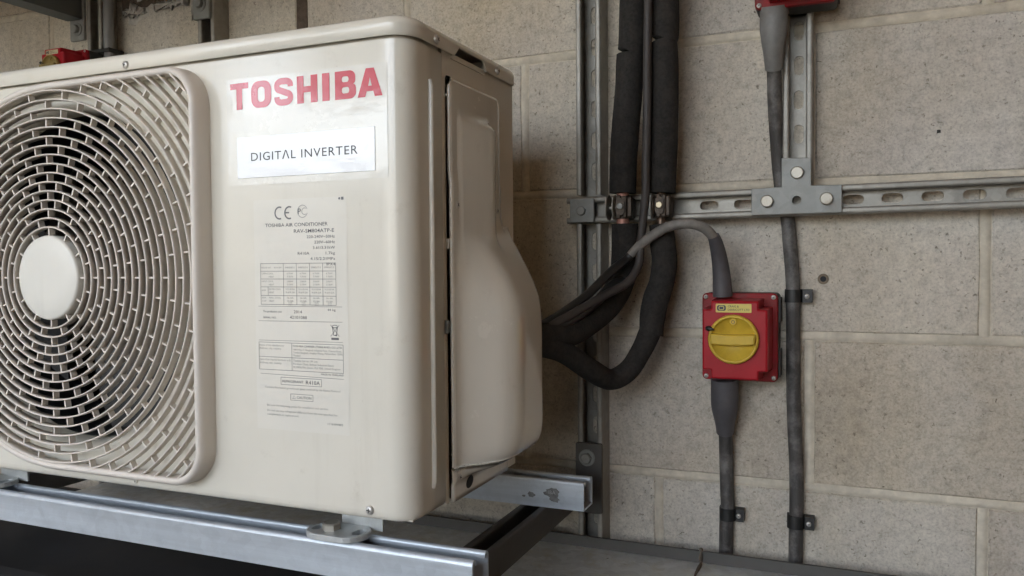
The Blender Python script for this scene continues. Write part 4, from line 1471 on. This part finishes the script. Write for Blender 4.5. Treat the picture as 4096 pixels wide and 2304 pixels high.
mb = MB(); tube(mb, catmull([(0.0065, -0.080, 1.400), (0.0036, -0.08, 1.3900), (-0.0058, -0.085, 1.3675), (-0.0222, -0.1, 1.338), (-0.0445, -0.12, 1.3255), (-0.0615, -0.16, 1.3435), (-0.0815, -0.21, 1.3719), (-0.095, -0.25, 1.3855), (-0.1060, -0.28, 1.3910), (-0.112, -0.31, 1.3931)], 8), sleeve_r(0.0160, 0, 0, 0.05, 7), 20)
mb.build('foam_sleeve', MT['foam'], p2)

# pipe clamps on the cross channel
def clamp(xc, label, tabs, bolt_mat, seed):
    t = thing('pipe_clamp', label, 'pipe clamp', (xc, -0.044, 1.58), 'pipe clamps on the cross channel')
    mb = MB()
    rb = 0.0150
    prof = [(rb, -0.017), (rb, 0.017), (rb-0.003, 0.017), (rb-0.003, -0.017)]
    vs_, fs = [], []
    n = 24
    for k in range(n):
        a = 2*PI*k/n
        for r, d in prof:
            vs_.append((xc+r*math.cos(a), YP+r*math.sin(a), 1.580+d))
    for k in range(n):
        l = (k+1) % n
        for s in range(4):
            q = (s+1) % 4
            fs.append((k*4+s, k*4+q, l*4+q, l*4+s))
    mb.add(vs_, fs)
    cbox(mb, xc-0.013, xc+0.013, YP+0.014, -0.0436, 1.565, 1.595, 0.001)
    rr0 = random.Random(seed)
    for q in range(3):
        a_ = rr0.uniform(-0.001, 0.001)
        cbox(mb, xc-0.004+0.007*q+a_, xc+0.0025+0.007*q+a_, YP-0.0205+0.0035*q, YP-0.010, 1.5635+0.0012*q, 1.5975-0.0014*q, 0.0012)
    prism(mb, slot(xc+0.002, 1.5805, 0.013, 0.026, 6), [], 0, 0.0015, XZ(YP-0.0205))
    mb.build('band', MT['bronze'], t)
    for dx, r in tabs:
        mb = MB()
        lathe(mb, [(0.0, 0.0), (r, 0.0), (r, 0.0014), (r*0.92, 0.0022), (0.0, 0.0024)], lambda u, v, d: (xc+dx+d, YP-0.0135+u, 1.580+v), 24, False)
        mb.build('flange', MT['bronze'] if r < 0.016 else MT['rail'], t)
    hexbolt('bolt', at(XZ(YP-0.0221), xc+0.0025, 1.581), 0.0085, 0.004, bolt_mat, t, 0.2)
    mb = MB(); tube(mb, [(xc-0.017, YP-0.0165, 1.5795), (xc-0.004, YP-0.0165, 1.5795)], 0.0022, 10)
    mb.build('stud', MT['steel'], t)
    return t
clamp(-0.0385, 'tarnished clamp with disc flanges holding the left copper pipe', ((-0.0185, 0.0195), (-0.0085, 0.0185)), MT['bracket'], 1)
clamp(0.0200, 'tarnished clamp with a brass nut holding the right pipe', ((-0.0100, 0.0180), (-0.0070, 0.0150)), MT['brass'], 2)

# cables and conduits
mb = MB()
tube(mb, catmull([(0.0090, -0.096, 2.6), (0.0085, -0.096, 1.95), (0.0080, -0.097, 1.885), (0.0062, -0.097, 1.78), (0.0055, -0.097, 1.70), (0.0040, -0.098, 1.635), (0.0035, -0.098, 1.60), (-0.0008, -0.098, 1.556), (-0.0045, -0.098, 1.525), (-0.0066, -0.102, 1.4935), (-0.0184, -0.12, 1.4683), (-0.0435, -0.15, 1.4512), (-0.0721, -0.2, 1.4287), (-0.0944, -0.25, 1.4112), (-0.099, -0.30, 1.4077)], 6), 0.0062, 14)
o = mb.build('control_cable', MT['midcable'])
tag(o, 'brown grey cable running down in front of the two foam pipes', 'cable')

cd = thing('flexible_conduit', 'grey flexible conduit arching from the lower red switch to a black cable end', 'conduit', (0.11, -0.05, 1.45))
mb = MB(); tube(mb, catmull([(-0.0275, -0.1, 1.4988), (-0.0155, -0.1, 1.512), (-0.0046, -0.1, 1.5224), (0.0154, -0.1, 1.537), (0.0381, -0.1, 1.5488), (0.0665, -0.1, 1.5524), (0.0881, -0.09, 1.5448), (0.1002, -0.08, 1.5294), (0.1010, -0.078, 1.525)], 6), lambda t: 0.0058+0.0016*min(1, t*3), 14)
mb.build('conduit', MT['conduit'], cd)
mb = MB(); tube(mb, catmull([(0.0985, -0.083, 1.5345), (0.1015, -0.075, 1.522), (0.1045, -0.064, 1.500), (0.1065, -0.058, 1.475), (0.1075, -0.055, 1.447)], 6), lambda t: 0.0086+0.0058*t, 16)
mb.build('gland_shroud', MT['shroud_dark'], cd)
mb = MB(); tube(mb, catmull([(-0.0200, -0.1, 1.507), (-0.0260, -0.105, 1.5000), (-0.0417, -0.13, 1.483), (-0.0628, -0.16, 1.455), (-0.0791, -0.19, 1.4367), (-0.0981, -0.24, 1.4171), (-0.1008, -0.30, 1.4101)], 6), 0.0066, 14)
mb.build('inner_cable', MT['rubber'], cd)

mb = MB()
tube(mb, catmull([(-0.0300, -0.088, 1.4700), (-0.0420, -0.118, 1.4640), (-0.0560, -0.150, 1.4420), (-0.0700, -0.185, 1.4250), (-0.0900, -0.235, 1.4080), (-0.1010, -0.285, 1.4030), (-0.103, -0.31, 1.4030)], 6), 0.0072, 12)
o = mb.build('power_cable', MT['rubber'])
tag(o, 'short black cable tucked between the conduit cable and the left foam pipe', 'cable')

def cable_thing(name, label, path, r, shroud, sm):
    t = thing(name, label, 'cable', path[0], 'heavy dusty cables from the red switches')
    mb = MB(); tube(mb, catmull(path, 8), r, 16)
    mb.build('sheath', MT['cable'], t)
    mb = MB(); P, rad = shroud
    tube(mb, catmull(P, 8), rad, 18)
    mb.build('gland_shroud', sm, t)
    return t
cable_thing('switch_cable', 'long dusty cable hanging from the upper red switch, passing behind the cross channel',
    [(0.1777, -0.0545, 1.792), (0.1775, -0.0380, 1.765), (0.1778, -0.030, 1.726), (0.1800, -0.022, 1.680), (0.1830, -0.0112, 1.63), (0.1880, -0.0106, 1.59), (0.1940, -0.0106, 1.564), (0.1975, -0.0106, 1.525), (0.2020, -0.0106, 1.464), (0.2028, -0.0106, 1.388), (0.2032, -0.0106, 1.31), (0.2050, -0.0106, 1.25), (0.2078, -0.0106, 1.185), (0.2078, -0.0106, 1.11), (0.2070, -0.0106, 1.06), (0.2068, -0.0106, 0.7)],
    0.0102, ([(0.1790, -0.066, 1.856), (0.1790, -0.062, 1.843), (0.1785, -0.0605, 1.825), (0.1780, -0.0570, 1.800), (0.1776, -0.0425, 1.773)], lambda t: 0.0190 if t < 0.45 else 0.0190-0.0064*sstep(0.42, 1.0, t)), MT['shroud'])
cable_thing('switch_cable', 'short dusty cable running down from the lower red switch into the tray',
    [(0.1090, -0.040, 1.28), (0.1075, -0.026, 1.245), (0.1068, -0.014, 1.20), (0.1075, -0.0110, 1.15), (0.1085, -0.0106, 1.12), (0.1060, -0.0106, 1.07), (0.1045, -0.0106, 0.7)],
    0.0105, ([(0.1095, -0.050, 1.325), (0.1095, -0.048, 1.313), (0.1088, -0.0445, 1.285), (0.1080, -0.0350, 1.262), (0.1072, -0.0255, 1.240)], lambda t: 0.0200 if t < 0.42 else 0.0200-0.0066*sstep(0.42, 1.0, t)), MT['shroud_dark'])

# cable clips (P-clips of black plastic with a screw lug)
def clip(xc, z, label, dx):
    t = thing('cable_clip', label, 'cable clip', (xc, 0, z), 'black clips holding the cables to the wall')
    mb = MB()
    out = []
    ro, wv = 0.0122, 0.0094
    n = 12
    prof = [(xc-ro-0.0005, 0.0)] + [(xc+ro*math.cos(R(180-180*i/n)), 0.0106+ro*math.sin(R(180-180*i/n))*1.0) for i in range(n+1)] + [(xc+ro+0.001, 0.0165), (xc+dx, 0.0165), (xc+dx, 0.0)]
    prism(mb, prof, [], z-wv, z+wv, lambda u, v, d: (u, -v, d))
    mb.build('body', MT['clip'], t)
    screw('screw', at(XZ(-0.0165), xc+dx-0.0075, z-0.0004), 0.0037, MT['steel'], t)
    return t
clip(0.2028, 1.4462, 'black cable clip on the right cable, beside the wall plug hole', 0.0265)
clip(0.2068, 1.1115, 'black cable clip near the foot of the right cable, just above the tray', 0.0262)
clip(0.1083, 1.1120, 'black cable clip on the short cable under the lower red switch', 0.0245)

# wall plug hole
mb = MB()
lathe(mb, [(0.0075, 0.0), (0.0078, 0.0012), (0.0068, 0.0018), (0.0056, 0.0010), (0.0036, 0.0006)], at(XZ(0.0), 0.2434, 1.4708), 20)
mb.f = [f for f in mb.f if len(f) == 4]; mb.s = mb.s[:len(mb.f)]; mb.mi = mb.mi[:len(mb.f)]
wp = thing('wall_plug', 'empty brown wall plug set in the block right of the cable clip', 'wall plug', (0.2434, 0, 1.4708))
mb.build('rim', plain('plug_brown', (0.19, 0.145, 0.10), 0.7, var=0.3), wp)
mb = MB(); prism(mb, circ(0.2434, 1.4708, 0.0042, 16), [], 0.0012, 0.0012, XZ(0.0))
mb.build('bore', MT['dark'], wp)
mb = MB(); lumpy(mb, ragged(0.3895, 0.3942, lambda t: 1.6730, lambda t: 1.6775, 4, 0.0006, 31), -0.0008, 0.0002, 31, 0.0003)
mb.build('nail_hole', MT['dark'], wall)

# ------------------------------------------------------------------ rotary isolators
def isolator(xc, zc, yb, label, s=1.0, deep=1.0, ym='yellow', lm='label_yellow'):
    """red switch box, yb = plane it is fixed to"""
    t = thing('rotary_isolator', label, 'isolator switch', (xc, yb, zc), 'red rotary isolator switches')
    def mp(u, v, d): return (xc+u*s, yb-d*s*deep, zc+v*s)
    w, h = 0.0537, 0.0645
    mb = MB()
    soft_plate(mb, rect(-w-0.0005, w+0.0005, -h, h, 0.007), 0, 0.0375, mp, 0.001)
    cbox(mb, *sorted((mp(w-0.0005, 0, 0)[0], mp(w+0.0030, 0, 0)[0])), *sorted((mp(0, 0, 0.004)[1], mp(0, 0, 0.0365)[1])), zc+0.022*s, zc+0.058*s)
    cbox(mb, *sorted((mp(w-0.0005, 0, 0)[0], mp(w+0.0030, 0, 0)[0])), *sorted((mp(0, 0, 0.004)[1], mp(0, 0, 0.0365)[1])), zc-0.058*s, zc-0.018*s)
    mb.build('base', MT['base'], t)
    mb = MB()
    mb.cur = 1
    soft_plate(mb, rect(-w, w, -h, h, 0.007, 5), 0.0376, 0.0455, mp, 0.0015)
    mb.cur = 0
    # raised lid, corners notched for the screws, sides with draft
    def plus(k):
        a, b, c = w-0.0072-k, h-0.0072-k, 0.0125-k*0.2
        cc = 0.0125
        q = []
        corner = [(a, b-c-0.002), (a-0.001, b-c), (a-c+0.0015, b-c), (a-c, b-c+0.0015), (a-c, b-0.001), (a-c-0.001, b)]
        for sx, sy, rev in ((1, 1, False), (-1, 1, True), (-1, -1, False), (1, -1, True)):
            pts = [(sx*x, sy*y) for x, y in corner]
            q += pts[::-1] if rev else pts
        return q
    lv = [(plus(-0.0005), 0.0455), (plus(0.0), 0.049), (plus(0.0012), 0.094), (plus(0.0022), 0.0975), (plus(0.0045), 0.0990)]
    vs_, fs = [], []
    for p, d in lv:
        vs_ += [mp(x, y, d) for x, y in p]
    n = len(lv[0][0])
    for k in range(len(lv)-1):
        for i in range(n):
            j = (i+1) % n
            fs.append((k*n+i, k*n+j, (k+1)*n+j, (k+1)*n+i))
    mb.add(vs_, fs)
    prism(mb, lv[-1][0], [], 0.0990, 0.0990, mp)
    mb.build('lid', [MT['red'], MT['red_dusty']], t)
    for x, y in ((-w+0.0055, h-0.0058), (w-0.0058, h-0.0058), (w-0.0055, -h+0.0060), (-w+0.0058, -h+0.0055)):
        screw('screw', at(mp, x, y, 0.0456), 0.0034, MT['steel'], t)
    # maker's label
    mb = MB()
    soft_plate(mb, rect(-0.0258, 0.0232, 0.0392, 0.0515, 0.0012), 0.0990, 0.0995, mp, 0.0002)
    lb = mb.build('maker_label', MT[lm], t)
    mb = MB()
    prism(mb, [(-0.0240+a, 0.0415+b) for a, b in ((0.0018, 0), (0.0105, 0), (0.0123, 0.0018), (0.0123, 0.0062), (0.0105, 0.0080), (0.0018, 0.0080), (0, 0.0062), (0, 0.0018))], [circ(-0.01965, 0.0455, 0.0028, 16), circ(-0.0160, 0.0455, 0.0028, 16)] if False else [], 0.09962, 0.09962, mp)
    text_mesh(mb, 'CRAIG &', -0.0090, 0.0465, 0.0030, lambda u, v, d: mp(u, v, 0.09962+d), width=0.0150, bold=0.01)
    text_mesh(mb, 'DERRICOTT LTD', -0.0090, 0.0418, 0.0030, lambda u, v, d: mp(u, v, 0.09962+d), width=0.0295, bold=0.01)
    o = mb.build('print', MT['ink'], lb)
    o['kind'] = 'stuff'
    mb = MB()
    m2 = lambda u, v, d: mp(u, v, 0.09972+d)
    stroke(mb, [(-0.0189+0.0024*math.cos(R(a)), 0.0455+0.0026*math.sin(R(a))) for a in range(50, 311, 20)], m2, 0.0009)
    stroke(mb, [(-0.0168+0.0024*math.cos(R(a)), 0.0455+0.0026*math.sin(R(a))) for a in range(-110, 111, 20)], lambda u, v, d: m2(u, v, d+0.0001), 0.0009)
    mb.build('emblem', MT[lm], lb)
    # knob: dish ring, sunk half-moons, grip bar
    kx, kz, kr = -0.0010, 0.0018, 0.0348
    km = at(mp, kx, kz, 0.0990)
    mb = MB()
    lathe(mb, [(kr*0.99, 0.0), (kr, 0.006), (kr-0.0008, 0.0082), (kr-0.0022, 0.0090), (kr-0.0040, 0.0088), (kr-0.0048, 0.0080), (kr-0.0052, 0.0045), (0.0, 0.0042)], km, 48)
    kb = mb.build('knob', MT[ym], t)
    mb = MB()
    bar = [(-0.0298, -0.0058), (0.0298, -0.0062), (0.0302, 0.0080), (-0.0302, 0.0078)]
    gb = []
    for i in range(13):
        x = -0.0298+0.0596*i/12
        gb.append((x, -0.0070-0.0012*(x/0.03)**2*-1.5-0.0009))
    for i in range(13):
        x = 0.0302-0.0604*i/12
        gb.append((x, 0.0082-0.0012*(1-(x/0.03)**2)))
    soft_plate(mb, gb, 0.0043, 0.0155, km, 0.0014)
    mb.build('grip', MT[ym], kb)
    mb = MB()
    lathe(mb, [(0.0048, 0.0042), (0.0048, 0.0066), (0.0040, 0.0070), (0.0024, 0.0070), (0.0024, 0.0060), (0.0, 0.0060)], at(km, 0.0, 0.0245), 20, False)
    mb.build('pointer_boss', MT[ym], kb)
    mb = MB()
    stroke(mb, [(0.0022*math.cos(R(a)), 0.0245+0.0022*math.sin(R(a))) for a in range(0, 361, 30)], at(km, 0, 0, 0.00715), 0.0007)
    mb.build('pointer_ring', MT['ink'], kb)
    mb = MB()
    tube(mb, [km(-0.0355, 0.0148, 0.003), km(-0.0330, 0.0146, 0.0085), km(-0.0265, 0.0138, 0.0065)], [0.0036*s, 0.0040*s, 0.0022*s], 10)
    mb.build('padlock_tab', MT['clip'], kb)
    # moulded gland spacers under the lid
    mb = MB()
    cbox(mb, *sorted((mp(-0.030, 0, 0)[0], mp(-0.010, 0, 0)[0])), *sorted((mp(0, 0, 0.016)[1], mp(0, 0, 0.036)[1])), zc-0.0665*s, zc-0.0640*s)
    mb.build('gland_washer', plain('pale_gland', (0.33, 0.26, 0.21), 0.6), t)
    return t
isolator(0.1300, 1.3865, 0.0, 'lower red isolator switch with a yellow rotary knob in the open on the wall')
isolator(0.2082, 1.9145, -0.0305, 'upper red isolator switch on the short channel, cut off by the top of the picture')
isolator(-1.183, 1.8915, -0.0420, 'small red isolator switch half hidden behind the air conditioner top at left', s=0.70, deep=1.25, ym='yellow_dim', lm='label_dull')

# conduit and ties by the top left channel
cd2 = thing('wall_conduit', 'pale grey conduit beside the top left channel with black cable ties', 'conduit', (-1.136, -0.03, 2.0))
mb = MB(); tube(mb, [(-1.137, -0.033, 2.9), (-1.137, -0.033, 2.05), (-1.138, -0.033, 1.98), (-1.139, -0.033, 1.2)], 0.0105, 16)
mb.build('conduit', MT['pvc'], cd2)
mb = MB()
for z in (1.9415,):
    cbox(mb, -1.220, -1.122, -0.0475, -0.0445, z-0.004, z+0.004, 0.001)
    cbox(mb, -1.2305, -1.2165, -0.052, -0.0440, z-0.006, z+0.006, 0.001)
    cbox(mb, -1.1255, -1.122, -0.0475, -0.010, z-0.004, z+0.004)
mb.build('cable_tie', MT['clip'], cd2)
